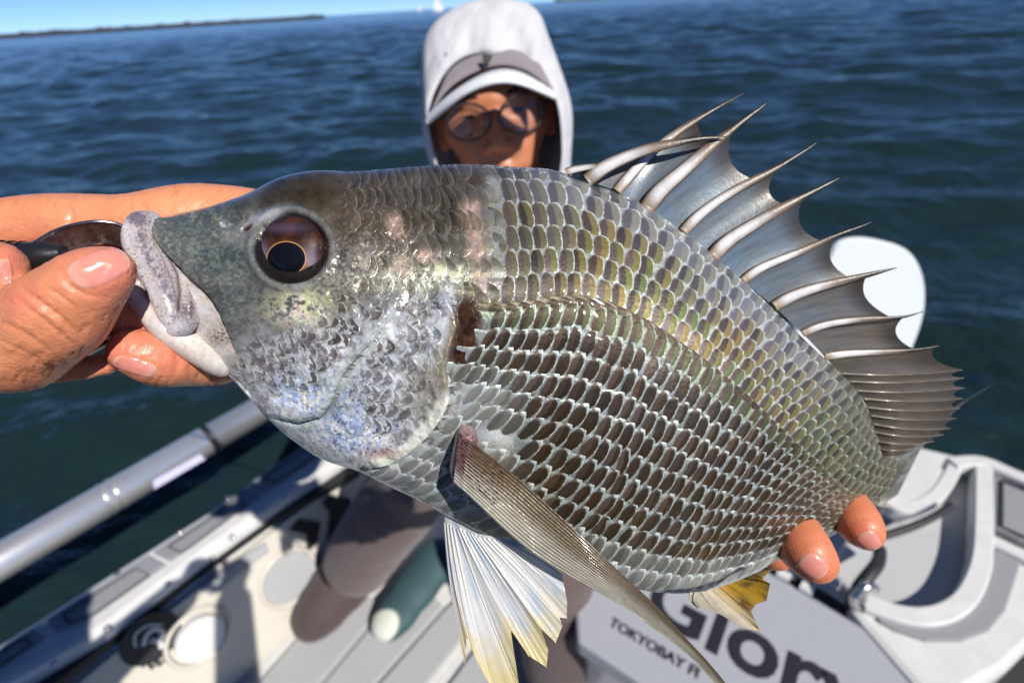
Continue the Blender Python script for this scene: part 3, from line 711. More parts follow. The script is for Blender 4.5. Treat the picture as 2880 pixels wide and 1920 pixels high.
            if on_head:
                ckk = float(sstep(1110, 1040, px - .25 * (py - 950))); TN = mix(TN, one * C(.085, .055, .068), .62 * ckk * min(1, .2 + .9 * RNG.random())); RM = mix(RM, np.minimum(sc * 1.25 + .08, .72), .9 * ckk); wid = .29 - .07 * ckk
            TN = TN * (.62 + .85 * RNG.random() ** 1.4)
            nvt = v.reshape(-1, 3)
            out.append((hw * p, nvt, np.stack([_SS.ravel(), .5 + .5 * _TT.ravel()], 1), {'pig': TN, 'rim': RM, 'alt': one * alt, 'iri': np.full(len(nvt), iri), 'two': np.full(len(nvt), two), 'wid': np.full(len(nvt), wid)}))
    return out
SC = build_scales()
_ar = [np.linalg.norm(np.cross(s[1][28 + 6] - s[1][28], s[1][49 + 3] - s[1][3])) for s in SC]
_ord = np.argsort(_ar)[::-1]
_sf = _SF[:, ::-1].copy() if _flip else _SF
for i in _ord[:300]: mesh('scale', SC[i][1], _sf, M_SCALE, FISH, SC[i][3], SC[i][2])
_rest = _ord[300:]
_nv = _SS.size
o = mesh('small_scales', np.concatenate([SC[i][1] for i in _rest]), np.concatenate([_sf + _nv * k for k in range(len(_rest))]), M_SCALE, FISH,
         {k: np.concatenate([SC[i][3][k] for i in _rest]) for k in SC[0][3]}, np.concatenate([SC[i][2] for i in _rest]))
o['kind'] = 'stuff'
print('scales', len(SC))
#@@FINS

# ================================================================== FINS
def part_mesh(name, parts, m, parent, **kw):
    v, f = join(parts); return mesh(name, v, f, m, parent, **kw)

def fin_mat(name, trans=.3, rough=.3, metal=.15, coat=.6, film=False, bsc=900, bd=.00028):
    m = NT(name); c = m.attr('pig'); pos = m.geo(); n = m.noise(bsc, 3, .6, pos)
    col = m.mix(.35, c, m.mix(n, (.45, .45, .45), (1.0, 1.0, 1.0)), 'MULTIPLY')
    m.set(Base_Color=col, Metallic=metal, Roughness=rough, Coat_Weight=coat, Coat_Roughness=.09, Normal=m.bump(m.mat('ADD', n, m.noise(250, 2, .5, pos)), .5, bd))
    if film: m.set(Thin_Film_Thickness=m.rng(m.noise(80, 2, .5, pos), .3, .7, 300, 560), Thin_Film_IOR=1.45)
    if trans:
        tr = m.new('BsdfTranslucent'); m.link(col, tr.inputs[0]); mx = m.new('MixShader'); mx.inputs[0].default_value = trans
        m.link(m.b.outputs[0], mx.inputs[1]); m.link(tr.outputs[0], mx.inputs[2]); m.link(mx.outputs[0], m.o.inputs[0])
    return m.m
M_MEMB = fin_mat('fin_membrane', .22, .32, .12, .5, bd=.00010)
M_SPINE = fin_mat('fin_spine', 0, .32, .0, .0, False, bd=.00015); M_SPINE.node_tree.nodes['Principled BSDF'].inputs['Specular IOR Level'].default_value = .22
M_RAY = fin_mat('fin_pale', .38, .30, .0, .55)

def proj(v):
    rel = np.asarray(v) - CAM; dd = rel @ FW
    return 1440 + FPX * (rel @ RT) / dd, 960 - FPX * (rel @ UP) / dd, dd

DORSAL = empty('dorsal_fin', P(2200, 800, .213), FISH)
# spines: list of (px, py, depth, radius px)
SPN = [[(1590, 484, .2055, 11), (1630, 474, .2045, 12), (1700, 466, .204, 8), (1760, 458, .204, 3)],
       [(1735, 538, .2065, 14), (1790, 474, .2068, 16), (1868, 400, .2085, 16), (1945, 346, .210, 15), (2030, 296, .211, 12), (2096, 260, .212, 2)],
       [(1652, 508, .2058, 21), (1690, 478, .2040, 22), (1750, 447, .2025, 21), (1830, 418, .2010, 20), (1920, 398, .2005, 16), (1990, 388, .2005, 11), (2038, 385, .2005, 7), (2043, 384, .2005, 3)],
       [(1818, 588, .2068, 20), (1850, 545, .2055, 24), (1910, 490, .204, 25), (1985, 425, .203, 21), (2050, 372, .2025, 17), (2110, 325, .202, 12), (2150, 295, .202, 6), (2161, 286, .202, 1.5)],
       [(1922, 652, .2085, 15), (1960, 612, .208, 16), (2010, 572, .2075, 17), (2100, 517, .2065, 15), (2190, 470, .206, 13), (2250, 433, .2055, 12), (2285, 410, .2055, 7), (2301, 398, .2055, 1.5)],
       [(2005, 722, .2095, 18), (2040, 685, .209, 22), (2100, 643, .208, 21), (2200, 585, .2065, 17), (2290, 538, .206, 12), (2340, 512, .2055, 7), (2366, 498, .2055, 1.5)],
       [(2090, 790, .2125, 13), (2130, 760, .212, 14), (2200, 728, .2115, 14), (2300, 686, .2105, 13), (2370, 656, .2095, 12), (2430, 634, .209, 7), (2456, 622, .209, 1.5)],
       [(2178, 862, .2160, 13), (2215, 840, .2155, 17), (2300, 808, .214, 17), (2400, 783, .2125, 13), (2470, 766, .2115, 9), (2505, 757, .211, 6), (2522, 753, .211, 1.5)],
       [(2258, 938, .2205, 10), (2300, 920, .220, 12), (2380, 903, .2185, 11), (2460, 896, .217, 9), (2550, 889, .216, 7), (2596, 876, .2155, 1.5)],
       [(2320, 1003, .2255, 10), (2370, 996, .225, 12), (2450, 991, .224, 10), (2540, 987, .2225, 8), (2610, 979, .221, 5), (2647, 971, .2205, 1.5)]]
RAYS = [((2362, 1050), (2707, 1040)), ((2385, 1072), (2712, 1062)), ((2405, 1098), (2713, 1090)), ((2424, 1120), (2708, 1120)), ((2438, 1145), (2700, 1148)), ((2448, 1168), (2690, 1176)), ((2455, 1192), (2672, 1204)),
        ((2460, 1215), (2652, 1222)), ((2464, 1240), (2626, 1240)), ((2468, 1262), (2596, 1252)), ((2472, 1285), (2576, 1262))]
spc = []
for sp in SPN:
    c = curve(sp, 46); spc.append(c); w = P(c[:, 0], c[:, 1], c[:, 2]); tt_ = np.linspace(0, 1, 46); r = np.clip(c[:, 3].max() * 1.06 * (1 - tt_) ** .66 * sstep(-.25, .10, tt_), 1.2, 99) * c[:, 2] / FPX
    v, f = tube(w, r, 14, True, flat=(FW, .34))
    px, py, _ = proj(v); t = np.repeat(np.linspace(0, 1, 46), 14); off = pdist(px, py, c[:, :2])[1] * pdist(px, py, c[:, :2])[0] / np.repeat(r / c[:, 2] * FPX, 14)
    n = fbm(px / 25, py / 25, seed=71)
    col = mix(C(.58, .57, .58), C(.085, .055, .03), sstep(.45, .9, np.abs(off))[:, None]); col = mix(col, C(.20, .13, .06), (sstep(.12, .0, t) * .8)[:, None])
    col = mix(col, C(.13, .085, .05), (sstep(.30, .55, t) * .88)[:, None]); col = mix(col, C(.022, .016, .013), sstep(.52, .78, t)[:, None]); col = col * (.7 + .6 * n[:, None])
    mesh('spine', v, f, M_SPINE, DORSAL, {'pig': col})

def sheet(name, A, B, n, m, mat, parent, colour, bulge=None, topcurve=0.0, depth_off=0.0):
    """membrane between two pixel-depth curves A and B (both sampled to n rows)"""
    A = np.asarray(A); B = np.asarray(B); s = np.linspace(0, 1, m); t = np.linspace(0, 1, n); T_, S_ = np.meshgrid(t, s, indexing='ij')
    sag = 1 - topcurve * 4 * S_ * (1 - S_)
    ti = np.clip(T_ * sag * (n - 1), 0, n - 1.001); i = ti.astype(int); fr = (ti - i)[..., None]
    a = A[i] * (1 - fr) + A[i + 1] * fr; b = B[i] * (1 - fr) + B[i + 1] * fr
    q = a + (b - a) * S_[..., None]
    d = q[..., 2] + depth_off
    if bulge is not None: d = d + bulge(S_, T_, q)
    v = P(q[..., 0], q[..., 1], d).reshape(-1, 3)
    f = grid_faces(n, m)
    if not _flip: f = f[:, ::-1].copy()
    return mesh(name, v, f, mat, parent, {'pig': colour(S_, T_, q[..., 0], q[..., 1]).reshape(-1, 3)})

def memb_col(warm):
    def fn(s, t, px, py):
        n = fbm(px / 30, py / 30, seed=81); st = fbm(s * 22 + .5 * n, t * 3.0, px * 0, seed=82)
        c = mix(C(.13, .195, .26), C(.175, .145, .115), np.clip(warm + .5 * (n - .5) + .25 * t, 0, 1)[..., None])
        c = mix(c, C(.045, .032, .024), (sstep(.66, .99, t) * .9 + .55 * sstep(.86, 1, s) + .4 * sstep(.12, 0, s))[..., None].clip(0, .95))
        return c * (.62 + .75 * st)[..., None]
    return fn
def sub(c, t0, t1, n=30):
    i = np.linspace(t0, t1, n) * (len(c) - 1); k = np.clip(i.astype(int), 0, len(c) - 2); f = (i - k)[:, None]
    return (c[k] * (1 - f) + c[k + 1] * f)[:, :3]
lim = [(0, 1, .5, .40), (1, 3, .66, .58), (3, 4, .72, .54), (4, 5, .70, .60), (5, 6, .72, .62), (6, 7, .72, .64), (7, 8, .76, .74), (8, 9, .84, .78)]
for a, b, ta, tb in lim:
    w = {1: .25, 3: .15, 4: .25, 5: .15, 6: .35, 7: .6, 8: .75}.get(a, .5)
    sheet('membrane', sub(spc[a], 0.0, ta), sub(spc[b], 0.0, tb), 30, 22, M_MEMB, DORSAL, memb_col(w),
          lambda S_, T_, q: .0012 * np.sin(np.pi * S_) + .0016, topcurve=.14 if a > 1 else .05)
# soft rayed rear of the dorsal fin
rp = []
for (b, e) in RAYS:
    k = len(rp); d0 = .229 + .0022 * k; t = np.linspace(0, 1, 24)
    x = b[0] + (e[0] - b[0]) * t; y = b[1] + (e[1] - b[1]) * t + 9 * np.sin(np.pi * t); rp.append(np.stack([x, y, d0 + .004 * t - .004 * np.sin(np.pi * t)], 1))
_j = sub(spc[9], 0, .93, 24)
def soft_col(s, t, px, py):
    n = fbm(px / 20, py / 8, seed=91); c = mix(C(.17, .145, .115), C(.10, .08, .065), n[..., None]); c = mix(c, C(.06, .05, .045), (sstep(.55, 1, t) * .6)[..., None]); return c * (.92 + .16 * (np.abs(s - .5) * 2))[..., None]
prev = _j
for k, r in enumerate(rp):
    sheet('membrane', prev, r, 24, 9, M_MEMB, DORSAL, soft_col, lambda S_, T_, q: .0005 * np.sin(np.pi * S_), topcurve=.10)
    v, f = tube(P(r[:, 0], r[:, 1], r[:, 2] - .0003), np.linspace(.00050, .0002, 24), 6); px, py, _ = proj(v)
    mesh('fin_ray', v, f, M_MEMB, DORSAL, {'pig': np.tile(C(.20, .165, .13), (len(v), 1)) * (.6 + .8 * vnoise(px / 10, py / 4))[:, None]})
    prev = r

# pectoral fin: long folded blade standing off the flank
pt = curve([(1290, 1213, .1775), (1352, 1262, .1745), (1446, 1334, .1705), (1545, 1422, .1675), (1625, 1496, .1655), (1702, 1569, .1645), (1782, 1643, .1645), (1870, 1727, .165), (1918, 1780, .1655), (1990, 1858, .166), (2075, 1962, .167)], 150)
pb = curve([(1276, 1356, .1765), (1351, 1424, .1735), (1466, 1529, .1745), (1571, 1602, .1735), (1649, 1646, .172), (1743, 1698, .170), (1822, 1754, .168), (1900, 1812, .166), (1960, 1866, .1662), (2010, 1920, .1665), (2072, 1966, .167)], 150)
NR = 15
def pec_col(s, t, px, py):
    ph = s * NR; st = .5 + .5 * np.cos(2 * np.pi * ph); n = fbm(px / 40, py / 40, seed=101)
    c = mix(C(.22, .155, .085), C(.60, .57, .47), (sstep(.34, .78, s + .25 * (n - .5)) * sstep(.95, .45, t))[..., None])
    c = mix(c, C(.085, .06, .035), (sstep(.14, .0, s) * .8)[..., None]); c = mix(c, C(.16, .12, .08), (sstep(.45, .9, t) * .7)[..., None])
    c = c * (.84 + .22 * st)[..., None]; sg = (vnoise(t * 160, s * NR, seed=102) > .62); c = np.where((sg & (s < .6))[..., None], c * .72, c)
    bs = sstep(.10, .02, t) * sstep(.95, .6, s); c = mix(c, C(.16, .07, .075), (bs * .85)[..., None]); dot = (vnoise(px / 4, py / 4, seed=103) > .62) & (t < .16) & (s < .8); c = np.where(dot[..., None], C(.05, .022, .025), c)
    c = mix(c, C(.66, .62, .58), (sstep(.05, .0, t) * sstep(.6, 1, s))[..., None]); return c
PEC = sheet('pectoral_fin', pt, pb, 150, 110, M_RAY, FISH, pec_col, lambda S_, T_, q: .00010 * np.cos(2 * np.pi * S_ * NR) * (1 - T_) ** .5 - .0022 * np.sin(np.pi * S_) * (1 - .6 * T_) + .0012 * np.sin(5 * T_ + 4 * S_) * T_)
rt = []
for k in range(NR):
    s = (k + .5) / NR; tt = np.linspace(.03, .97, 60); ii = tt * 149; i = np.clip(ii.astype(int), 0, 148); fr = (ii - i)[:, None]
    q = (pt[i] * (1 - fr) + pt[i + 1] * fr) * (1 - s) + (pb[i] * (1 - fr) + pb[i + 1] * fr) * s
    d = q[:, 2] - .00026 - .0022 * math.sin(math.pi * s) * (1 - .6 * tt) + .0012 * np.sin(5 * tt + 4 * s) * tt
    v, f = tube(P(q[:, 0], q[:, 1], d), np.linspace(.00020, .00008, 60), 5); cc = mix(C(.17, .12, .07), C(.58, .55, .46), float(sstep(.2, .66, s)))
    mesh('fin_ray', v, f, M_RAY, PEC, {'pig': np.tile(cc, (len(v), 1)) * (.75 + .5 * vnoise(np.repeat(tt, 5) * 120, np.full(len(v), k)))[:, None]})
# fleshy root of the pectoral fin
def root_col(px, py):
    n = vnoise(px / 5, py / 5, seed=111); c = np.empty(px.shape + (3,)); c[:] = C(.34, .27, .27); d = np.exp(-(((px - 1318) / 34) ** 2 + ((py - 1262) / 55) ** 2)); c = mix(c, C(.10, .04, .05), np.clip(d * 1.3 * (.4 + n), 0, 1)[..., None]); return c
flesh_part('pectoral_root', [[(1312, 1196, .1812, 8), (1312, 1236, .1802, 20), (1310, 1284, .1800, 27), (1300, 1330, .1815, 26)]], root_col, M_SKIN, k=.003)

# pelvic and anal fins: fans of rays
def fan(name, base, ends, parent, colour, nrow=60, sub_=7, wave=.0007, mat=None, rays=True):
    base = np.asarray(base, float); ends = np.asarray(ends, float); m = (len(ends) - 1) * sub_ + 1
    e = np.stack([np.interp(np.linspace(0, len(ends) - 1, m), np.arange(len(ends)), ends[:, i]) for i in range(3)], 1)
    b = np.stack([np.interp(np.linspace(0, len(base) - 1, m), np.arange(len(base)), base[:, i]) for i in range(3)], 1)
    t = np.linspace(0, 1, nrow); s = np.linspace(0, 1, m); T_, S_ = np.meshgrid(t, s, indexing='ij')
    q = b[None] * (1 - T_[..., None]) + e[None] * T_[..., None]
    q[..., 0] += 10 * np.sin(np.pi * T_) * (S_ - .5) * 2; d = q[..., 2] + wave * np.sin(S_ * 17 + 1.0) * T_ + wave * .6 * np.sin(S_ * 41) * T_ + .00025 * np.cos(S_ * 2 * np.pi * (len(ends) - 1) * 2) * T_
    v = P(q[..., 0], q[..., 1], d); f = grid_faces(nrow, m)
    if _flip: f = f[:, ::-1].copy()
    o = mesh(name, v.reshape(-1, 3), f, mat or M_RAY, parent, {'pig': colour(S_, T_, q[..., 0], q[..., 1]).reshape(-1, 3)})
    if rays:
        for k in range(0, m, sub_):
            w = v[2:, k] - FW * .0003; r = np.linspace(.0005, .00012, nrow - 2); tv, tf = tube(w, r, 6); px, py, _ = proj(tv); ts = np.repeat(t[2:], 6)
            mesh('fin_ray', tv, tf, mat or M_RAY, o, {'pig': colour(np.full(len(tv), k / (m - 1)), ts, px, py) * .95 + .03})
    return o
def pel_col(s, t, px, py):
    n = fbm(px / 30, py / 30, seed=121); st = fbm(s * 40, t * 2, seed=122)
    c = mix(C(.80, .80, .80), C(.50, .62, .80), (sstep(.42, .62, fbm(s * 9, t * 1.2, seed=123)))[..., None]); c = mix(c, C(.80, .66, .25), (sstep(.62, 1.0, t + .3 * (n - .5)) * sstep(1.0, .55, s) * .8)[..., None])
    c = mix(c, C(.70, .60, .48), (np.exp(-((s - .0) / .05) ** 2) * .5)[..., None]); return c * (.72 + .45 * st)[..., None]
fan('pelvic_fin', [(1250, 1452, .1975), (1290, 1472, .1935), (1345, 1500, .190), (1420, 1515, .188)],
    [(1309, 1866, .186), (1312, 1790, .186), (1341, 1858, .185), (1378, 1925, .1845), (1462, 1940, .184), (1436, 1770, .1845), (1487, 1843, .184), (1537, 1875, .184), (1542, 1827, .184), (1521, 1766, .1842), (1563, 1806, .1842), (1582, 1758, .1845), (1573, 1735, .1845), (1594, 1738, .185), (1595, 1690, .1855), (1580, 1614, .1865), (1520, 1560, .1875)],
    FISH, pel_col)
def anal_col(s, t, px, py):
    n = fbm(px / 22, py / 22, seed=131); c = mix(C(.74, .68, .55), C(.74, .44, .035), (sstep(.30, .60, s + .15 * (n - .5)))[..., None]); b = np.exp(-(((px - 2100) / 22) ** 2 + ((py - 1642) / 10) ** 2)); c = mix(c, C(.10, .06, .01), (b * .9)[..., None]); c = mix(c, C(.7, .5, .4), (sstep(.9, 1, t) * .4)[..., None]); return c * (.75 + .5 * n)[..., None]
fan('anal_fin', [(1940, 1666, .200), (1990, 1660, .203), (2060, 1638, .207), (2140, 1604, .212)],
    [(1970, 1714, .194), (1962, 1706, .194), (2029, 1728, .192), (2084, 1764, .191), (2138, 1774, .191), (2112, 1718, .193), (2124, 1700, .194), (2156, 1688, .195), (2166, 1640, .198), (2145, 1628, .2), (2172, 1598, .205)], FISH, anal_col, wave=.0012)
fan('tail_fin', [(2500, 1270, .272), (2520, 1320, .275), (2500, 1370, .275), (2465, 1420, .272)], [(2793, 1080, .40), (2740, 1110, .385), (2690, 1150, .37), (2590, 1260, .345), (2560, 1320, .34), (2540, 1360, .345), (2525, 1390, .36), (2492, 1412, .335), (2500, 1428, .30)], FISH,
    lambda s, t, px, py: mix(C(.13, .12, .10), C(.55, .50, .40), sstep(.75, .95, s)[..., None]) * (.7 + .5 * fbm(s * 30, t * 3, seed=141))[..., None], mat=M_MEMB)

# ================================================================== PERSON
def skin_mat():
    m = NT('human_skin'); pos = m.geo(); c = m.attr('pig'); n = m.noise(60, 3, .6, pos); nf = m.noise(900, 3, .65, pos)
    v = m.voro(1400, 'F1', pos)
    col = m.mix(m.mat('MULTIPLY', n, .55), c, m.mix(.65, c, (.46, .10, .05)))
    col = m.mix(.25, col, m.mix(nf, (.55, .5, .5), (1, 1, 1)), 'MULTIPLY')
    m.set(Base_Color=col, Roughness=m.rng(nf, .3, .7, .34, .52), Subsurface_Weight=.35, Subsurface_Radius=(1.0, .35, .2), Subsurface_Scale=.0022, Coat_Weight=.12, Coat_Roughness=.2, Specular_IOR_Level=.35)
    w = m.new('TexWave', wave_type='BANDS', bands_direction='DIAGONAL'); w.inputs['Scale'].default_value = 190; w.inputs['Distortion'].default_value = 9; w.inputs['Detail'].default_value = 3; w.inputs['Detail Scale'].default_value = .6; m.link(pos, w.inputs[0])
    h = m.mat('ADD', m.mat('ADD', m.mat('MULTIPLY', v, .8), nf), m.mat('MULTIPLY', w.outputs['Fac'], .20))
    m.set(Normal=m.bump(h, .55, .00024)); return m.m
M_HUMAN = skin_mat()
PERSON = empty('person', G(1250, 1650, .10))
tag(PERSON, 'person in white hood, cap and dark glasses standing behind the fish and holding it', 'person')

def chain(pts, per=5):
    """[(px,py,depth,r px)] -> round cone prims"""
    w, r, _ = px_path(pts, per * (len(pts) - 1) + 1)
    return [(w[i], r[i], w[i + 1], r[i + 1]) for i in range(len(w) - 1)]

hand_a = [  # hand that grips the lip: back of hand, curled finger, finger in shade, finger under the jaw
    [(880, 690, .235, 92), (760, 650, .228, 104), (640, 622, .222, 98), (510, 622, .217, 98), (380, 640, .213, 92), (250, 642, .210, 94), (120, 637, .207, 88), (-20, 655, .201, 84), (-150, 700, .190, 86)],
    [(-150, 720, .181, 92), (-210, 840, .176, 120), (-110, 960, .172, 132), (40, 962, .1685, 134)],
    [(760, 680, .225, 90), (720, 800, .226, 90), (700, 920, .224, 84)],
    [(-190, 860, .174, 60), (-120, 800, .166, 70), (-12, 752, .163, 74)]]
fing_a = [[(40, 962, .1685, 134), (110, 922, .166, 130), (165, 882, .1635, 124), (225, 822, .161, 104), (274, 778, .160, 84), (306, 760, .160, 66)]]
thumb_a = [[(700, 930, .226, 78), (640, 1000, .216, 72), (560, 1012, .207, 74), (500, 1012, .1985, 75), (440, 1007, .1905, 77), (400, 994, .1868, 69), (374, 986, .1855, 63)]]
shade_a = [[(700, 860, .218, 70), (560, 870, .202, 58), (450, 880, .195, 60), (340, 885, .190, 62), (230, 900, .184, 66)],
           [(120, 1000, .180, 60), (240, 1030, .184, 30), (340, 1000, .188, 34), (430, 960, .194, 46), (560, 930, .205, 50)],
           [(110, 1030, .178, 52), (210, 1050, .181, 20), (300, 1030, .185, 22)]]
pa = []
for st in hand_a: pa.append((chain(st), .008))
for st in fing_a: pa.append((chain(st), .004))
va1, fa1 = capsule_sdf(pa, .0009, .008)
pa2 = []
for st in thumb_a + shade_a: pa2.append((chain(st), .002))
pa2.append((chain(hand_a[2]), .01))
hand_b = [[(2292, 1576, .2255, 60), (2270, 1550, .227, 69), (2236, 1506, .236, 74), (2180, 1430, .255, 84), (2110, 1330, .285, 84), (2040, 1230, .315, 84)],
          [(2434, 1496, .242, 48), (2420, 1478, .244, 58), (2388, 1436, .253, 62), (2310, 1360, .272, 70), (2200, 1270, .298, 74), (2060, 1180, .325, 80)],
          [(2180, 1540, .262, 60), (2130, 1450, .280, 68), (2060, 1330, .300, 74), (1990, 1220, .325, 80)],
          [(2040, 1230, .315, 90), (1990, 1130, .345, 92), (1950, 1080, .38, 82)], [(2060, 1180, .32, 86), (1985, 1120, .345, 90)]]
pb_ = []
for st in hand_b: pb_.append((chain(st), .004))
vb, fb = capsule_sdf(pb_, .0010, .005)
va2, fa2 = capsule_sdf(pa2, .0009, .004)
# head in a face frame: x right, y up, z towards the viewer, millimetres from the middle of the eyes
E0 = P(1389, 312, .655); _fz = (CAM - E0) / np.linalg.norm(CAM - E0); _ex = math.cos(.152) * RT + math.sin(.152) * UP; _ex -= _fz * (_ex @ _fz); _ex /= np.linalg.norm(_ex); _ey = np.cross(_fz, _ex)
def FP(x, y, z): return E0 + (x * _ex + y * _ey + z * _fz) / 1000
hd = [((0, 30, -88), 80, (0, 30, -95), 80, 20), ((0, -15, -66), 66, (0, -20, -70), 66, 25), ((0, -30, -58), 60, (0, -92, -42), 36, 20), ((0, -95, -28), 24, (0, -102, -20), 20, 15),
      ((-38, -24, -24), 22, (-48, -20, -38), 22, 15), ((38, -24, -24), 22, (48, -20, -38), 22, 15), ((-34, 17, -12), 10, (-6, 14, -6), 9, 10), ((34, 17, -12), 10, (6, 14, -6), 9, 10),
      ((0, 2, -6), 7, (0, -40, 16), 9.5, 7), ((-11, -44, 6), 7.5, (-9, -42, 2), 8, 5), ((11, -44, 6), 7.5, (9, -42, 2), 8, 5), ((-30, -48, -14), 16, (-26, -66, -14), 16, 12), ((30, -48, -14), 16, (26, -66, -14), 16, 12),
      ((-18, -70, -4), 7, (18, -70, -4), 7, 5), ((-14, -79, -3), 7, (14, -79, -3), 7, 5), ((0, -58, -6), 9, (0, -66, -4), 8, 8), ((-77, -4, -86), 12, (-78, -36, -82), 9, 6), ((77, -4, -86), 12, (78, -36, -82), 9, 6),
      ((0, -60, -96), 56, (0, -200, -120), 60, 20)]
ph = [(FP(*a), ra / 1000, FP(*b), rb / 1000, k / 1000) for a, ra, b, rb, k in hd]
ph += [(FP(-36, -2, -1), .0042, FP(-25, -3, -1), .0042, .004, True), (FP(36, -2, -1), .0042, FP(25, -3, -1), .0042, .004, True), (FP(-6, -50, 12), .003, FP(-6, -47, 8), .003, .002, True), (FP(6, -50, 12), .003, FP(6, -47, 8), .003, .002, True),
       (FP(-22, -75, 5), .0012, FP(22, -75, 5), .0012, .002, True)]
# shoulders, trunk, arms, legs (under the clothes)
NECK = FP(0, -190, -120); Rs = NECK - RT * .18 + np.array([0, .03, -.06]); Ls = NECK + RT * .18 + np.array([0, .03, -.06])
HIP = np.array([NECK[0] + .02, NECK[1] + .26, .80]); Rel = P(1040, 930, .56); Lel = P(1800, 1010, .62); Rwr = P(905, 735, .27); Lwr = P(1950, 1080, .38)
RK = P(1190, 1310, 1.13); RA = P(1010, 1570, 1.35); LK = P(1560, 1560, 1.12); LA = P(1575, 1850, 1.26)
pbd = ph + [(NECK, .06, HIP, .11, .05), (Rs, .06, Ls, .06, .05), (NECK * .6 + HIP * .4 - RT * .06, .13, NECK * .6 + HIP * .4 + RT * .06, .13, .05), (HIP - RT * .07, .12, HIP + RT * .07, .12, .05), (Rs, .055, Rel, .045, .02), (Rel, .043, Rwr, .021, .01), (Ls, .055, Lel, .045, .02), (Lel, .043, Lwr, .027, .01),
       (HIP - RT * .09, .09, RK, .06, .03), (RK, .058, RA, .04, .02), (HIP + RT * .09, .09, LK, .06, .03), (LK, .058, LA, .04, .02)]
vh, fh = capsule_sdf(pbd, .0028, .02)
for v_, f_ in ((va1, fa1), (va2, fa2), (vb, fb), (vh, fh)): fix_out(v_, f_)
va1 = blur_mesh(va1, fa1, 4); va2 = blur_mesh(va2, fa2, 3); vb = blur_mesh(vb, fb, 3); vh = blur_mesh(vh, fh, 2)

# creases of the knuckles: fine folds cut into the near hand
def crease(v, f, lines, depth, width):
    px, py, d = proj(v); a, b, c = v[f[:, 0]], v[f[:, 1]], v[f[:, 2]]; n = np.cross(b - a, c - a); vn = np.zeros_like(v)
    for i in range(4):
        for k in range(3): vn[:, k] += np.bincount(f[:, i], n[:, k], len(v))
    vn /= np.linalg.norm(vn, axis=1)[:, None] + 1e-12; h = np.zeros(len(v))
    for ln, dp, wd in lines:
        dd, s, ar = pdist(px, py, ln); dd = dd + 5 * (fbm(px / 18, py / 18, seed=151) - .5); h -= dp * np.exp(-(dd / wd) ** 2) * np.sin(np.pi * np.clip(ar, .03, .97)) ** .5
    h += .0010 * (fbm(px / 40, py / 40, seed=152) - .5) * (d < .215) - .00035 * sstep(.60, .72, fbm((px + .6 * py) / 9, (py - .6 * px) / 60, seed=153)) * (d < .215)
    vis = (vn * (CAM - v)).sum(1) > 0
    return v + vn * (h * vis)[:, None]
va1 = crease(va1, fa1, [([(60, 815), (110, 850), (175, 900), (230, 950)], .0012, 7), ([(45, 835), (95, 880), (160, 930), (215, 975)], .0008, 6), ([(0, 905), (60, 930), (130, 980), (180, 1030)], .0006, 6), ([(120, 790), (165, 830), (220, 870)], .0006, 5), ([(10, 960), (60, 985), (110, 1030)], .0005, 5),
                        ([(165, 760), (190, 800), (240, 830), (300, 838)], .0006, 7), ([(180, 560), (200, 600), (190, 640)], .0007, 8), ([(380, 560), (430, 610)], .0005, 7), ([(90, 1000), (140, 1040)], .0005, 5)], 0, 0)
va2 = crease(va2, fa2, [([(480, 930), (500, 1000), (490, 1080)], .0005, 8), ([(520, 940), (540, 1010), (530, 1080)], .0004, 7)], 0, 0)
def skin_col(v):
    px, py, d = proj(v); n = fbm(px / 60, py / 60, seed=161); c = np.empty(px.shape + (3,)); c[:] = C(.60, .25, .13)
    near = d < .42
    tip = np.zeros(px.shape)
    for cx, cy, rx, ry in ((310, 765, 105, 80), (345, 975, 90, 60), (60, 840, 60, 34), (480, 1010, 50, 50), (90, 700, 80, 40), (2300, 1585, 85, 70), (2436, 1500, 70, 60), (20, 740, 60, 60)): tip = np.maximum(tip, np.exp(-(((px - cx) / rx) ** 2 + ((py - cy) / ry) ** 2)))
    c = mix(c, C(.62, .20, .13), np.clip(tip * 1.0, 0, .9)[..., None])
    c = mix(c, C(.66, .31, .155), (np.exp(-(((px - 500) / 320) ** 2 + ((py - 575) / 60) ** 2)) * .8 * near)[..., None])
    c = np.where(near[..., None], c, C(.54, .23, .12)); right = near & (px > 1800); c = np.where(right[..., None], mix(c, C(.58, .19, .085), .65), c)
    return c * (.88 + .24 * n)[..., None]
vv = np.concatenate([va1, va2, vb, vh]); o_ = 0; ff = []
for v_, f_ in ((va1, fa1), (va2, fa2), (vb, fb), (vh, fh)): ff.append(f_ + o_); o_ += len(v_)
PBODY = mesh('body', vv, np.concatenate(ff), M_HUMAN, PERSON, {'pig': skin_col(vv)})

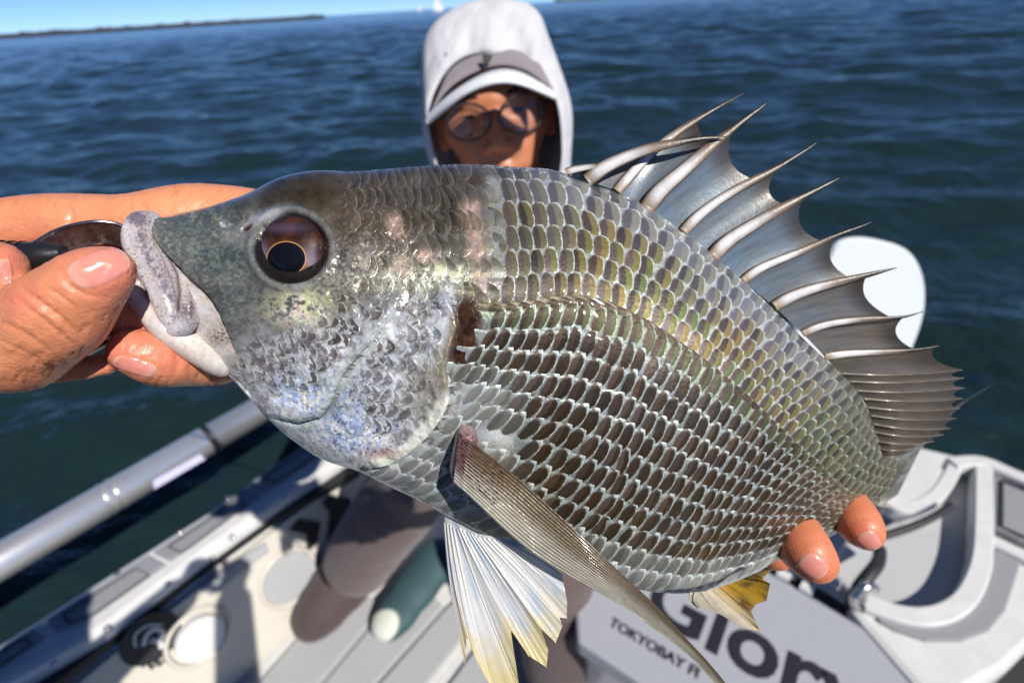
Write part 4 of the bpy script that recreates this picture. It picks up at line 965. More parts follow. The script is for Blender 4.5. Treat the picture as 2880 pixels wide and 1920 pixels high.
# nails laid on the finger mesh
from mathutils.bvhtree import BVHTree
_bv = BVHTree.FromPolygons([tuple(x) for x in np.concatenate([va1, va2, vb])], [tuple(int(i) for i in q) for q in np.concatenate([fa1, fa2 + len(va1), fb + len(va1) + len(va2)])])
def cast(px, py):
    dr = ((px - 1440) / FPX) * RT - ((py - 960) / FPX) * UP + FW; dr /= np.linalg.norm(dr)
    h = _bv.ray_cast(Vector(CAM), Vector(dr), 1.0); return (np.array(h[0]), np.array(h[1])) if h[0] is not None else (None, None)
mn = NT('fingernail'); mn.set(Base_Color=mn.attr('pig'), Roughness=.22, Coat_Weight=.6, Coat_Roughness=.12, Subsurface_Weight=.3, Subsurface_Scale=.001, Subsurface_Radius=(1, .4, .3), Normal=mn.bump(mn.noise(700, 2, .5, mn.geo()), .3, .0001))
def nail(cx, cy, ax, ay, bx, by, root=.9, pinch=2.6):
    """centre, half-axis towards the free edge, half-axis across (photo px)"""
    n = 17; g = np.linspace(-1, 1, n); vs, cs = [], []; ok = True
    for a in g:
        for b in g:
            k = (1 - abs(a) ** pinch * .30); kk = 1 - abs(b) ** pinch * .22
            p, q = cast(cx + ax * a * kk + bx * b * k, cy + ay * a * kk + by * b * k)
            if p is None: vs.append(None); cs.append(C(.7, .4, .35)); continue
            if q @ (CAM - p) < 0: q = -q
            edge = max(abs(a), abs(b)); h = .0007 * (1 - edge ** 6) - .0003 + (.0004 if a > .8 else 0)
            vs.append(p + q * h); c = mix(C(.60, .23, .18), C(.64, .34, .26), float(sstep(-.3, -.95, a))); c = mix(c, C(.70, .50, .38), float(sstep(.86, .95, a))); cs.append(c)
    good = [x for x in vs if x is not None]
    if not good: return
    mu = np.mean(good, 0); vs = [mu if x is None else x for x in vs]
    f = grid_faces(n, n); mesh('fingernail', vs, f, mn.m, PBODY, {'pig': np.array(cs)})
nail(275, 755, 82, -34, 32, 46)
nail(383, 1031, -62, -20, -14, 22)
nail(2284, 1590, 34, 26, -28, 24)
nail(2441, 1520, 20, 24, -30, 16)
nail(14, 762, 6, 38, 24, -4)

# ---- clothes
def fabric(name, col, rough=.85, weave=1400, var=.1, bd=.0004, big=9):
    m = NT(name); pos = m.geo(); n = m.noise(big, 4, .6, pos); w = m.noise(weave, 2, .6, pos)
    m.set(Base_Color=m.mix(n, tuple(c * (1 - var) for c in col), tuple(min(.85, c * (1 + var)) for c in col)), Roughness=rough, Sheen_Weight=.15, Specular_IOR_Level=.25,
          Normal=m.bump(m.mat('ADD', m.mat('MULTIPLY', w, .25), m.noise(big * 2.2, 3, .5, pos)), .8, bd * 8)); return m.m
M_HOOD = fabric('white_fabric', (.51, .51, .54))
def loft(name, loops, m, parent, thick=.002, closed=False, **kw):
    n = 140; L = [curve(l, n, closed) for l in loops]; v = np.concatenate([P(l[:, 0], l[:, 1], l[:, 2]) for l in L])
    f = grid_faces(len(L), n, closed); o = mesh(name, v, f, m, parent, **kw)
    if thick:
        md = o.modifiers.new('thickness', 'SOLIDIFY'); md.thickness = thick; md.offset = 0
    return o
_op = [(1262, 660), (1245, 560), (1228, 470), (1207, 385), (1202, 330), (1216, 275), (1241, 223), (1275, 181), (1312, 157), (1353, 150), (1400, 162), (1446, 188), (1500, 226), (1552, 262), (1568, 300), (1576, 350), (1580, 402), (1577, 473), (1562, 560), (1540, 660)]
_si = [(1200, 700), (1222, 560), (1213, 468), (1196, 400), (1188, 330), (1187, 250), (1192, 130), (1215, 78), (1260, 38), (1320, 9), (1393, -3), (1460, 6), (1504, 27), (1535, 88), (1560, 156), (1586, 230), (1603, 290), (1607, 380), (1602, 473), (1610, 560), (1650, 700)]
_opc = curve(_op, 40); _sic = curve(_si, 40)
def dep(c, d0, low=.0): return [(x, y, d0 + low * max(0, (y - 300)) / 400) for x, y in c]
lp = [dep(_op, .628, .05)]
for k, (t, d) in enumerate(((.35, .634), (.7, .648), (.92, .664), (1.0, .685))): lp.append(dep(_opc * (1 - t) + _sic * t, d, .05))
for sc_, d in ((.97, .715), (.90, .75), (.74, .785), (.45, .81), (.12, .82)): lp.append(dep(np.array([1395, 360]) + (_sic - np.array([1395, 360])) * sc_, d, .03))
lp = [curve(l, 140) for l in lp]; lp = [a_ + (b_ - a_) * q_ for a_, b_ in zip(lp[:-1], lp[1:]) for q_ in (0, 1 / 3, 2 / 3)] + [lp[-1]]
hv = np.stack(lp); rr = np.random.default_rng(3)
for i in range(1, len(lp)): hv[i, :, 2] += .022 * (fbm(hv[i, :, 0] / 60, hv[i, :, 1] / 130, i * .15, seed=171) - .5) + .016 * (fbm((hv[i, :, 0] + .5 * hv[i, :, 1]) / 22, (hv[i, :, 1] - .3 * hv[i, :, 0]) / 90, i * .1, seed=172) - .5) * min(1, i / 4)
HOOD = loft('hood', [h for h in hv], M_HOOD, PERSON, .0025)
sv, sf = tube(P(*curve([(1322, 12, .668), (1300, 50, .648), (1275, 105, .634), (1254, 150, .626)], 24).T), .0012, 6); mesh('seam', sv, sf, M_HOOD, HOOD)
# jacket: trunk and sleeves
pj = [(NECK, .085, NECK * .5 + HIP * .5, .155, .04), (NECK * .5 + HIP * .5, .155, HIP, .15, .04), (Rs, .085, Ls, .085, .04), (Rs, .08, Rel, .064, .02), (Ls, .08, Lel, .064, .02), (Rel, .062, Rel * .25 + Rwr * .75, .040, .012), (Lel, .062, Lel * .12 + Lwr * .88, .043, .012)]
vj, fj = capsule_sdf(pj, .006, .02); fix_out(vj, fj); vj = vj + .006 * (np.stack([fbm(vj[:, 0] * 14 + k * 9, vj[:, 1] * 14, vj[:, 2] * 14, seed=181 + k) for k in range(3)], 1) - .5)
mesh('jacket', vj, fj, M_HOOD, PERSON)
M_TAUPE = fabric('taupe_fabric', (.105, .074, .072), .8)
pt_ = [(HIP - RT * .09, .115, RK, .095, .03), (RK, .098, RA, .092, .03), (HIP + RT * .09, .115, LK, .09, .03), (LK, .088, LA, .075, .03), (HIP - RT * .06, .14, HIP + RT * .06, .14, .03)]
vt, ft = capsule_sdf(pt_, .005, .02); fix_out(vt, ft); vt = vt + .012 * (np.stack([fbm(vt[:, 0] * 11 + k * 9, vt[:, 1] * 11, vt[:, 2] * 11, seed=191 + k) for k in range(3)], 1) - .5)
mesh('trousers', vt, ft, M_TAUPE, PERSON)
def onfloor(px, py, z): 
    w = G(px, py, z); return w
def boot(pts, m):
    pr = []
    w = [G(x, y, .10 + r * .9) for x, y, r in pts]
    for i in range(len(w) - 1): pr.append((w[i], pts[i][2], w[i + 1], pts[i + 1][2], .02))
    v, f = capsule_sdf(pr, .004, .02); fix_out(v, f); v[:, 2] = np.maximum(v[:, 2], .104); return v, f
bv_, bf_ = boot([(1030, 1545, .085), (960, 1640, .080), (905, 1712, .066), (880, 1742, .056)], None); BOOT = mesh('boot', bv_, bf_, fabric('shaded_boot_neoprene', (.065, .045, .045), .7), PERSON)  # boot colour darkened to include the fish's shadow on it
bv_, bf_ = capsule_sdf([([(LK * .55 + LA * .45, .098, LA, .092), (LA, .092, G(1570, 1900, .16), .07), (G(1570, 1900, .16), .07, G(1560, 1990, .15), .055)], .01)], .004, .02); fix_out(bv_, bf_); bv_[:, 2] = np.maximum(bv_[:, 2], .104); mesh('boot', bv_, bf_, BOOT.data.materials[0], PERSON)  # raised dark boot also stands in for shade on this leg
# toe patch of the boot
pp = [G(x, y, .15) for x, y in ((845, 1715), (895, 1700), (925, 1735), (915, 1775), (870, 1785))]
# ---- cap
M_CAP = fabric('grey_cap_cloth', (.23, .20, .22)); M_BRIM = fabric('brim_cloth', (.70, .72, .75), .7)
CAP = empty('cap', FP(0, 60, -60), PERSON)
cr = []
for t, d in ((0, .607), (.3, .618), (.6, .640), (.85, .675), (1, .72)):
    a = np.array(curve([(1205, 335), (1250, 262), (1330, 206), (1411, 184), (1490, 205), (1560, 262)], 60)); top = np.array([1396, 95]); cr.append([(x + (top[0] - x) * t * .50, y + (top[1] - y) * t * .95, d) for x, y in a])
loft('crown', cr, M_CAP, CAP, .0015)
inner = [(1198, 332, .612), (1250, 280, .604), (1310, 236, .598), (1370, 206, .595), (1415, 197, .594), (1470, 208, .596), (1520, 236, .601), (1560, 262, .610)]
front = [(1204, 344, .600), (1250, 306, .574), (1310, 262, .553), (1370, 237, .543), (1415, 230, .540), (1470, 238, .544), (1520, 258, .562), (1560, 276, .596)]
mid = [((a[0] + b[0]) / 2, (a[1] + b[1]) / 2 - 5, (a[2] + b[2]) / 2) for a, b in zip(inner, front)]
loft('brim', [inner, mid, front], M_BRIM, CAP, .003)
bp, bq = tube(P(*curve(front, 60).T), .0022, 6); mesh('brim_edge', bp, bq, M_BRIM, CAP)
mk = [(1356, 152), (1386, 155), (1380, 172), (1358, 186)]
mesh('cap_mark', np.concatenate([P([x for x, y in mk], [y for x, y in mk], [.600] * 4), P([x for x, y in mk], [y for x, y in mk], [.603] * 4)]), [(0, 1, 2, 3), (7, 6, 5, 4), (0, 4, 5, 1), (1, 5, 6, 2), (2, 6, 7, 3), (3, 7, 4, 0)], simple('black_print', (.01, .01, .01), .6), CAP, smooth=False)
# ---- glasses
GL = empty('glasses', FP(0, 0, 10), PERSON); M_FRAME = simple('dark_frame', (.03, .03, .035), .3, coat=.5)
mg = NT('lens_glass'); tb = mg.new('BsdfTransparent'); tb.inputs[0].default_value = (.90, .91, .89, 1); gb = mg.new('BsdfGlossy'); gb.inputs[1].default_value = .03; mx = mg.new('MixShader'); mx.inputs[0].default_value = .05; mg.link(tb.outputs[0], mx.inputs[1]); mg.link(gb.outputs[0], mx.inputs[2]); mg.link(mx.outputs[0], mg.o.inputs[0])
for sx in (-1, 1):
    th = np.linspace(0, 2 * math.pi, 48, endpoint=False); rx = 25 * (1 + .10 * np.cos(2 * th)); lx = sx * 34 + rx * np.cos(th) * 1.02; ly = -9 + 22 * np.sign(np.sin(th)) * np.abs(np.sin(th)) ** .9
    lv = np.array([FP(a, b, 11 - .004 * (a - sx * 10) ** 2) for a, b in zip(lx, ly)])
    tv, tf = tube(np.concatenate([lv, lv[:2]]), .0016, 8, False); mesh('frame', tv, tf, M_FRAME, GL)
    mesh('lens', np.concatenate([lv, [FP(sx * 34, -9, 10.5)]]), [(i, (i + 1) % 48, 48) for i in range(48)], mg.m, GL)
    tv, tf = tube(np.array([FP(sx * 59, 0, 6), FP(sx * 74, 2, -20), FP(sx * 80, 2, -80)]), .0018, 8); mesh('temple', tv, tf, M_FRAME, GL)
    ev = []
    n = 16; a_, b_ = np.meshgrid(np.linspace(0, math.pi, n), np.linspace(0, 2 * math.pi, 24, endpoint=False), indexing='ij')
    ez = np.stack([sx * 31 + 9.5 * np.sin(a_) * np.cos(b_), -2.5 + 3.2 * np.sin(a_) * np.sin(b_), -9 + 6.5 * np.cos(a_)], -1).reshape(-1, 3); ca = np.cos(a_).ravel()
    ec = np.where((ca > .55)[:, None], C(.012, .008, .006), C(.25, .20, .18)); me_ = NT('eyeball'); me_.set(Base_Color=me_.attr('pig'), Roughness=.15)
    mesh('eye', np.array([FP(*q) for q in ez]), grid_faces(n, 24, True), me_.m, PBODY, {'pig': ec})
    tv, tf = tube(np.array([FP(sx * 14, 16, -1), FP(sx * 30, 21, 0), FP(sx * 48, 15, -8)]), [.002, .0032, .0015], 8); mesh('eyebrow', tv, tf, simple('brow_hair', (.015, .012, .01), .8), PBODY)
tv, tf = tube(np.array([FP(-10, -3, 12), FP(0, 1, 14), FP(10, -3, 12)]), .0019, 8); mesh('bridge', tv, tf, M_FRAME, GL)

# ---- the photographer, who stands behind the camera and shades part of the gunwale
PH = empty('person', np.array([-.34, -.40, .10])); tag(PH, 'photographer in dark jacket standing outside the frame behind the camera', 'person')
def W3(*p): return np.array(p, float)
_n, _sr, _sl, _hp = W3(-.33, -.33, 1.40), W3(-.14, -.36, 1.33), W3(-.52, -.30, 1.33), W3(-.36, -.46, .88)
_hr, _hl, _er, _el = W3(-.03, -.10, 1.50), W3(-.13, -.09, 1.50), W3(-.02, -.32, 1.22), W3(-.44, -.10, 1.22)
_lg = [(W3(-.26, -.46, .86), W3(-.20, -.44, .50), W3(-.16, -.48, .17), W3(-.13, -.34, .14)), (W3(-.46, -.46, .86), W3(-.50, -.42, .50), W3(-.52, -.48, .17), W3(-.54, -.34, .14))]
qb = [(W3(-.33, -.33, 1.54), .088, W3(-.33, -.29, 1.55), .082, .03), (W3(-.33, -.25, 1.47), .055, W3(-.33, -.24, 1.45), .045, .03), (_n, .055, W3(-.33, -.33, 1.5), .055, .02), (W3(-.33, -.20, 1.53), .012, W3(-.33, -.185, 1.505), .014, .01),
      (_sr, .05, _er, .042, .02), (_er, .04, _hr, .028, .02), (_sl, .05, _el, .042, .02), (_el, .04, _hl, .028, .02), (_n, .06, _hp, .1, .04), (_sr, .06, _sl, .06, .04)]
for hh, sx in ((_hr, 1), (_hl, -1)):
    for k in range(4): qb.append((hh + W3(0, .01, .028 - .019 * k), .0095, hh + W3(-.035 * sx, .045 - .004 * k, .026 - .018 * k), .008, .006))
    qb.append((hh, .028, hh + W3(0, .035, 0), .03, .01)); qb.append((hh + W3(-.01 * sx, 0, -.02), .011, hh + W3(-.045 * sx, -.01, -.005), .009, .008))
for h_, k_, a_, t_ in _lg: qb += [(h_, .09, k_, .06, .03), (k_, .058, a_, .042, .02), (a_, .042, t_, .038, .02)]
qv, qf = capsule_sdf(qb, .005, .02); fix_out(qv, qf); mesh('body', qv, qf, M_HUMAN, PH, {'pig': np.tile(C(.5, .23, .13), (len(qv), 1))})
qj = [(_n, .10, _hp, .155, .05), (_sr, .085, _sl, .085, .05), (_sr, .075, _er, .06, .02), (_er, .058, _er * .15 + _hr * .85, .042, .02), (_sl, .075, _el, .06, .02), (_el, .058, _el * .15 + _hl * .85, .042, .02)]
qv, qf = capsule_sdf(qj, .008, .02); fix_out(qv, qf); mesh('jacket', qv, qf, fabric('navy_fabric', (.03, .04, .07)), PH)
qt = [(_hp + W3(-.08, 0, 0), .14, _hp + W3(.08, 0, 0), .14, .03)] + [q for h_, k_, a_, t_ in _lg for q in ((h_, .11, k_, .085, .03), (k_, .085, a_, .075, .03))]
qv, qf = capsule_sdf(qt, .008, .02); fix_out(qv, qf); mesh('trousers', qv, qf, fabric('dark_trouser_cloth', (.05, .05, .055)), PH)
for h_, k_, a_, t_ in _lg:
    qv, qf = capsule_sdf([(a_ + W3(0, 0, -.01), .055, t_, .045, .02)], .005, .02); fix_out(qv, qf); mesh('boot', qv, qf, M_BOOTS if 'M_BOOTS' in globals() else M_TAUPE, PH)
qv, qf = capsule_sdf([(W3(-.33, -.335, 1.565), .094, W3(-.33, -.29, 1.575), .088, .02), (W3(-.37, -.21, 1.575), .012, W3(-.29, -.21, 1.575), .012, .03), (W3(-.33, -.25, 1.58), .04, W3(-.33, -.17, 1.565), .03, .02)], .005, .02); fix_out(qv, qf); qv[:, 2] = np.maximum(qv[:, 2], 1.56); mesh('cap', qv, qf, M_CAP, PH)

# ================================================================== LIP GRIPPER
GRIP = empty('lip_gripper', P(150, 720, .188)); tag(GRIP, 'metal fish lip gripper with curved steel jaw and black grip clamped on the mouth', 'lip gripper')
ms = NT('scratched_steel'); ps = ms.geo(); wv_ = ms.noise(500, 4, .7, ps); ms.set(Base_Color=ms.mix(ms.noise(160, 4, .65, ps), (.46, .43, .40), (.66, .64, .62)), Metallic=1.0, Roughness=ms.rng(wv_, .3, .7, .14, .34), Normal=ms.bump(wv_, .4, .00015))
M_BLK = simple('black_plastic', (.012, .012, .014), .28, coat=.4, bumpd=.0002, bscale=400)
au = curve([(60, 706, .1835), (107, 680, .183), (150, 655, .1825), (204, 636, .1825), (250, 628, .183), (290, 627, .1845), (332, 634, .187), (372, 652, .190)], 60)
al = curve([(150, 760, .1865), (180, 730, .186), (204, 712, .186), (240, 692, .1865), (280, 680, .1875), (315, 680, .1895), (345, 690, .191), (376, 706, .193)], 60)
ga = np.stack([au, al, al + [0, 5, .0035], au + [0, -7, .0035]], 1); gv = P(ga[..., 0], ga[..., 1], ga[..., 2])
gv[:, 0] = gv[:, 0]; gf = grid_faces(60, 4, True)
mesh('steel_jaw', gv.reshape(-1, 3), gf, ms.m, GRIP, smooth=False)
ev_, ef_ = tube(P(*(au + [0, -3, -.0002]).T), .0007, 6); mesh('jaw_edge', ev_, ef_, ms.m, GRIP)
hv_, hf_ = tube(P(*curve([(-120, 690, .186), (-20, 728, .185), (60, 728, .185), (120, 722, .185), (190, 712, .186)], 30).T), np.interp(np.linspace(0, 1, 30), [0, .5, .8, 1], [.0075, .0065, .0055, .003]), 18); mesh('grip', hv_, hf_, M_BLK, GRIP)
for x, y, r in ((15, 732, .0072), (45, 732, .0070), (75, 730, .0066)):
    rv, rf = tube(P([x - 5, x + 5], [y, y - 1], [.185, .185]), r, 20); mesh('ring', rv, rf, simple('dark_steel', (.06, .06, .07), .2, .8), GRIP)
hv_, hf_ = tube(P(*curve([(200, 985, .197), (270, 945, .198), (330, 925, .199), (420, 915, .201), (520, 905, .205)], 20).T), .0052, 14); mesh('lever', hv_, hf_, M_BLK, GRIP)

# ================================================================== SEA, SHORE, SAILS
def sea():
    nr, na = 760, 860; r = np.geomspace(.35, 2500, nr); a = np.linspace(-1.9, 1.9, na); R_, A_ = np.meshgrid(r, a, indexing='ij'); x = R_ * np.sin(A_); y = R_ * np.cos(A_); sp = np.maximum(np.gradient(R_, axis=0), R_ * (a[1] - a[0]))
    z = np.zeros_like(x); rg = np.random.default_rng(11)
    for k in range(64):
        wl = .16 * (5.0 / .16) ** (k / 63); th = math.radians(250) + rg.normal(0, .5); am = .0052 * wl ** .85 * rg.uniform(.6, 1.4); kk = 2 * math.pi / wl; ph = rg.uniform(0, 6.28)
        q = kk * (x * math.cos(th) + y * math.sin(th)) + ph + .9 * np.sin(.6 * kk * (x * -math.sin(th) + y * math.cos(th)) + ph * 2); z += am * sstep(wl * .5, wl * .2, sp) * (np.sin(q) + .25 * np.cos(2 * q))
    m = NT('sea_water'); pos = m.geo(); mp = m.new('Mapping'); mp.inputs['Rotation'].default_value = (0, 0, .35); mp.inputs['Scale'].default_value = (.55, 1.25, 1); m.link(pos, mp.inputs[0])
    n1 = m.noise(1.7, 5, .62, mp.outputs[0], .4); n2 = m.noise(7.0, 3, .6, mp.outputs[0], .3); n3 = m.noise(.35, 3, .6, mp.outputs[0])
    h = m.mat('ADD', m.mat('MULTIPLY', n1, 1.0), m.mat('MULTIPLY', n2, .22))
    m.set(Base_Color=m.mix(m.noise(.6, 3, .5, pos), (.007, .017, .013), (.009, .023, .028)), Roughness=.13, IOR=1.36, Specular_IOR_Level=.5, Normal=m.bump(h, .6, .13))
    o = mesh('sea', np.stack([x, y, z], -1).reshape(-1, 3), grid_faces(nr, na)[:, ::-1].copy(), m.m, loc=(0, 0, 0)); o['kind'] = 'structure'
    o = mesh('deep_sea', [(-9000, -9000, -.28), (9000, -9000, -.28), (9000, 9000, -.28), (-9000, 9000, -.28)], [(0, 1, 2, 3)], m.m, loc=(0, 0, 0)); o['kind'] = 'structure'
sea()
def far(px, dist):
    """point on the water at a given horizontal distance in the direction of photo column px near the horizon"""
    d = ((px - 1440) / FPX) * RT + (1.02 - .0) * 0 * UP + FW + (.66) * UP; h = d[:2] / np.linalg.norm(d[:2]); return np.array([h[0] * dist, h[1] * dist, 0])
def box(c, ex, ey, hx, hy, z0, z1):
    p = [c + ex * sx * hx + ey * sy * hy for sx, sy in ((-1, -1), (1, -1), (1, 1), (-1, 1))]
    v = [(*q[:2], z0) for q in p] + [(*q[:2], z1) for q in p]; return np.array(v), [(3, 2, 1, 0), (4, 5, 6, 7), (0, 1, 5, 4), (1, 2, 6, 5), (2, 3, 7, 6), (3, 0, 4, 7)]
JET = empty('breakwater', far(450, 420)); tag(JET, 'long low dark breakwater across the water at the upper left', 'breakwater')
mj = simple('dark_concrete', (.030, .033, .045), .9, var=.4, scale=.2)
jp = [far(x, 430) for x in np.linspace(-160, 905, 80)]; rg = np.random.default_rng(5)
bs = []; tops = []; fixt = []
for i in range(79):
    c = (jp[i] + jp[i + 1]) / 2; e = jp[i + 1] - jp[i]; L = np.linalg.norm(e); e = e / L; nrm = np.array([-e[1], e[0], 0]); bs.append(box(c, e, nrm, L * .5, 6, -1, 2.2))
    if rg.random() < .25: tops.append(box(c + nrm * rg.uniform(-3, 3), e, nrm, rg.uniform(.8, 2.6), 1.5, 2.2, 2.2 + rg.uniform(.2, .8)))
part_mesh('wall', bs, mj, JET, smooth=False); o = part_mesh('blocks', tops, simple('pale_concrete', (.075, .07, .08), .9), JET, smooth=False); o['kind'] = 'stuff'
LAND = empty('far_shore', far(1800, 2300)); tag(LAND, 'low green far shore on the horizon right of the white hood', 'shore', kind='structure')
lv = []; lx = np.linspace(1560, 2500, 60); base = np.array([far(x, 2300) for x in lx]); hh = 6 + 9 * fbm(lx / 40, lx * 0, seed=201); top = base + np.array([0, 0, 1]) * hh[:, None]; bk_ = base * 1.05
mesh('hill', np.concatenate([base - [0, 0, 1], top, bk_ - [0, 0, 1]]), np.concatenate([grid_faces(3, 60)]), simple('shore_trees', (.05, .075, .05), .9, var=.4, scale=.05), LAND)
msail = simple('sail_cloth', (.75, .72, .68), .8)
def sailboat(px, dist, hgt, label):
    p = far(px, dist); r = empty('sailboat', p); tag(r, label, 'sailboat', 'sailboats on the horizon'); e = np.array([1, .2, 0]) / 1.02; k = hgt / 10
    t = np.linspace(-1, 1, 14); w = 1.2 * k * (1 - t ** 2) ** .6 * np.where(t > 0, 1, .9); v = []
    for zz, s in ((-.2, .7), (1.0, 1.0)): v += [p + e * q * 4 * k + np.array([0, 1, 0]) * (ww * s) + np.array([0, 0, zz * k]) for q, ww in zip(t, w)] + [p + e * q * 4 * k - np.array([0, 1, 0]) * (ww * s) + np.array([0, 0, zz * k]) for q, ww in zip(t[::-1], w[::-1])]
    n = 28; mesh('hull', v, [(i, (i + 1) % n, n + (i + 1) % n, n + i) for i in range(n)] + [list(range(n, 2 * n))], simple('white_hull', (.7, .7, .7), .4), r)
    tv, tf = tube(np.array([p + [0, 0, k], p + [0, 0, hgt]]), .09 * k, 8); mesh('mast', tv, tf, msail, r)
    for nm, q in (('mainsail', [(0.15, 1.8), (-3.6, 2.0), (-2.0, 5.2), (0.1, 9.8)]), ('jib', [(.3, 1.6), (3.6, 1.4), (1.9, 5.0), (.3, 8.8)])):
        a = [p + e * x * k + np.array([0, 0, z * k]) for x, z in q]; b = [x + np.array([.05, .3, 0]) * k for x in a]; mesh(nm, a + b, [(0, 1, 2, 3), (7, 6, 5, 4), (0, 4, 5, 1), (1, 5, 6, 2), (2, 6, 7, 3), (3, 7, 4, 0)], msail, r, smooth=False)
sailboat(1230, 520, 11.5, 'small white sailboat on the horizon just left of the white hood')
sailboat(1177, 900, 7.5, 'tiny distant white sailboat on the horizon, left of the taller sailboat')

# ================================================================== BOAT
BOAT = empty('boat', G(700, 1500, .10)); tag(BOAT, 'white open fishing boat with grey foam deck pads and a silver side rail', 'boat')
M_WHITE = simple('white_gelcoat', (.56, .56, .555), .26, coat=.4, var=.16, scale=22, bumpd=.0006, bscale=30); M_PAD = simple('grey_foam', (.22, .23, .25), .85, var=.12, scale=90, bumpd=.0008, bscale=900); M_CREAM = simple('cream_gelcoat', (.52, .49, .43), .3, coat=.4, var=.06, scale=14, bumpd=.0004, bscale=30); M_DARK = simple('black_rubber', (.012, .013, .015), .6)
M_LPAD = simple('light_grey_foam', (.33, .34, .35), .85, var=.10, scale=90, bumpd=.0008, bscale=900)
def slab(name, pts, m, parent, th, plane=None, z=None, bevel=.004, up=0.0, **kw):
    """flat plate whose outline is given in photo pixels on a horizontal plane z (or any plane), thickness th downwards"""
    t = np.array([plane(x, y) if plane else G(x, y, z) for x, y in pts]); n = np.cross(t[1] - t[0], t[2] - t[0]); n /= np.linalg.norm(n); n = n if n[2] > 0 else -n; t = t + n * up; b = t - n * th; k = len(t)
    area = sum(t[i][0] * t[(i + 1) % k][1] - t[(i + 1) % k][0] * t[i][1] for i in range(k)); idx = list(range(k)) if area > 0 else list(range(k))[::-1]
    f = [idx, [i + k for i in idx[::-1]]] + [(idx[i], idx[i] + k, idx[(i + 1) % k] + k, idx[(i + 1) % k]) for i in range(k)]
    o = mesh(name, np.concatenate([t, b]), f, m, parent, smooth=False, **kw)
    if bevel:
        md = o.modifiers.new('edge', 'BEVEL'); md.width = bevel; md.segments = 2; md.limit_method = 'ANGLE'
    return o
def plane3(a, b, c):
    n = np.cross(b - a, c - a)
    def f(px, py):
        dr = ((px - 1440) / FPX) * RT - ((py - 960) / FPX) * UP + FW; return CAM + dr * ((n @ (a - CAM)) / (n @ dr))
    return f
def ext(a, b, t0, t1):
    a = np.array(a, float); b = np.array(b, float); return tuple(a + (b - a) * t0), tuple(a + (b - a) * t1)
# floor
slab('floor', [(-300, 2500), (700, 1500), (1700, 1050), (3600, 1500), (3600, 2700)], M_WHITE, BOAT, .05, z=.085, bevel=0)
for pts in ([(690, 1960), (850, 1775), (1010, 1660), (1080, 1700), (790, 2040)], [(800, 2050), (1090, 1705), (1180, 1640), (1245, 1700), (930, 2060)], [(945, 2060), (1255, 1708), (1330, 1640), (1380, 1690), (1090, 2060)], [(1160, 2060), (1395, 1745), (1440, 1690), (1600, 1760), (1500, 2060)], [(1400, 1680), (1500, 1560), (1660, 1560), (1640, 1740)]):
    slab('deck_pad', pts, M_LPAD, BOAT, .02, z=.10)
# side rail tube
ra, rb = G(0, 1578, .36), G(690, 1175, .36); rd = (rb - ra); L_ = np.linalg.norm(rd); rd /= L_
m = NT('brushed_silver'); ps = m.geo(); m.set(Base_Color=m.mix(m.noise(20, 3, .5, ps), (.62, .62, .64), (.74, .74, .75)), Metallic=.75, Roughness=.30, Normal=m.bump(m.noise(300, 3, .6, ps), .2, .0003))
tv, tf = tube(np.array([ra - rd * .9, ra + rd * (L_ * .80)]), .050, 40); mesh('side_rail', tv, tf, m.m, BOAT)
tv, tf = tube(np.array([ra + rd * (L_ * .83), ra + rd * (L_ * 2.4)]), .050, 40); mesh('side_rail', tv, tf, m.m, BOAT)
tv, tf = tube(np.array([ra + rd * (L_ * .79), ra + rd * (L_ * .84)]), .046, 40); mesh('rail_joint', tv, tf, M_DARK, BOAT)
for q in (.36, .40):  # rings added in place of a shadow lying across the rail
    tv, tf = tube(np.array([ra + rd * (L_ * q), ra + rd * (L_ * (q + .012))]), .0525, 40); mesh('added_rail_ring', tv, tf, m.m, BOAT)
pl_ = plane3(ra + np.cross(rd, [0, 0, 1]) * .052, rb + np.cross(rd, [0, 0, 1]) * .052, ra + np.cross(rd, [0, 0, 1]) * .052 + np.array([0, 0, 1.]) + np.cross(rd, [0, 0, 1]) * -.35)
slab('name_plate', [(434, 1375), (430, 1352), (562, 1278), (578, 1290)], simple('lilac_plate', (.48, .47, .68), .4), BOAT, .004, plane=pl_, bevel=0)
# gunwale
slab('gunwale', [(-200, 1925), (0, 1804), (411, 1545), (587, 1434), (839, 1255), (1130, 1050), (1240, 1080), (939, 1305), (786, 1405), (551, 1572), (282, 1775), (0, 1935), (-200, 2050)], M_WHITE, BOAT, .10, z=.45, bevel=.018)
for pts in ([(-150, 1920), (10, 1822), (96, 1768), (128, 1795), (30, 1858), (-150, 1975)], [(135, 1744), (420, 1563), (470, 1590), (260, 1738), (160, 1782)], [(432, 1556), (580, 1460), (690, 1372), (740, 1392), (540, 1540), (482, 1580)], [(700, 1365), (830, 1275), (960, 1180), (1010, 1205), (748, 1386)]):
    slab('gunwale_pad', pts, M_PAD, BOAT, .012, z=.45, up=.008)
    gx = np.mean([p[0] for p in pts]); gy = np.mean([p[1] for p in pts]); inn = [(gx + (x - gx) * .72, gy + (y - gy) * .72) for x, y in pts]; 
    w = np.array([G(x, y, .459) for x, y in inn + inn[:1]]); tv, tf = tube(w, .0022, 6); mesh('groove_line', tv, tf, M_DARK, BOAT)
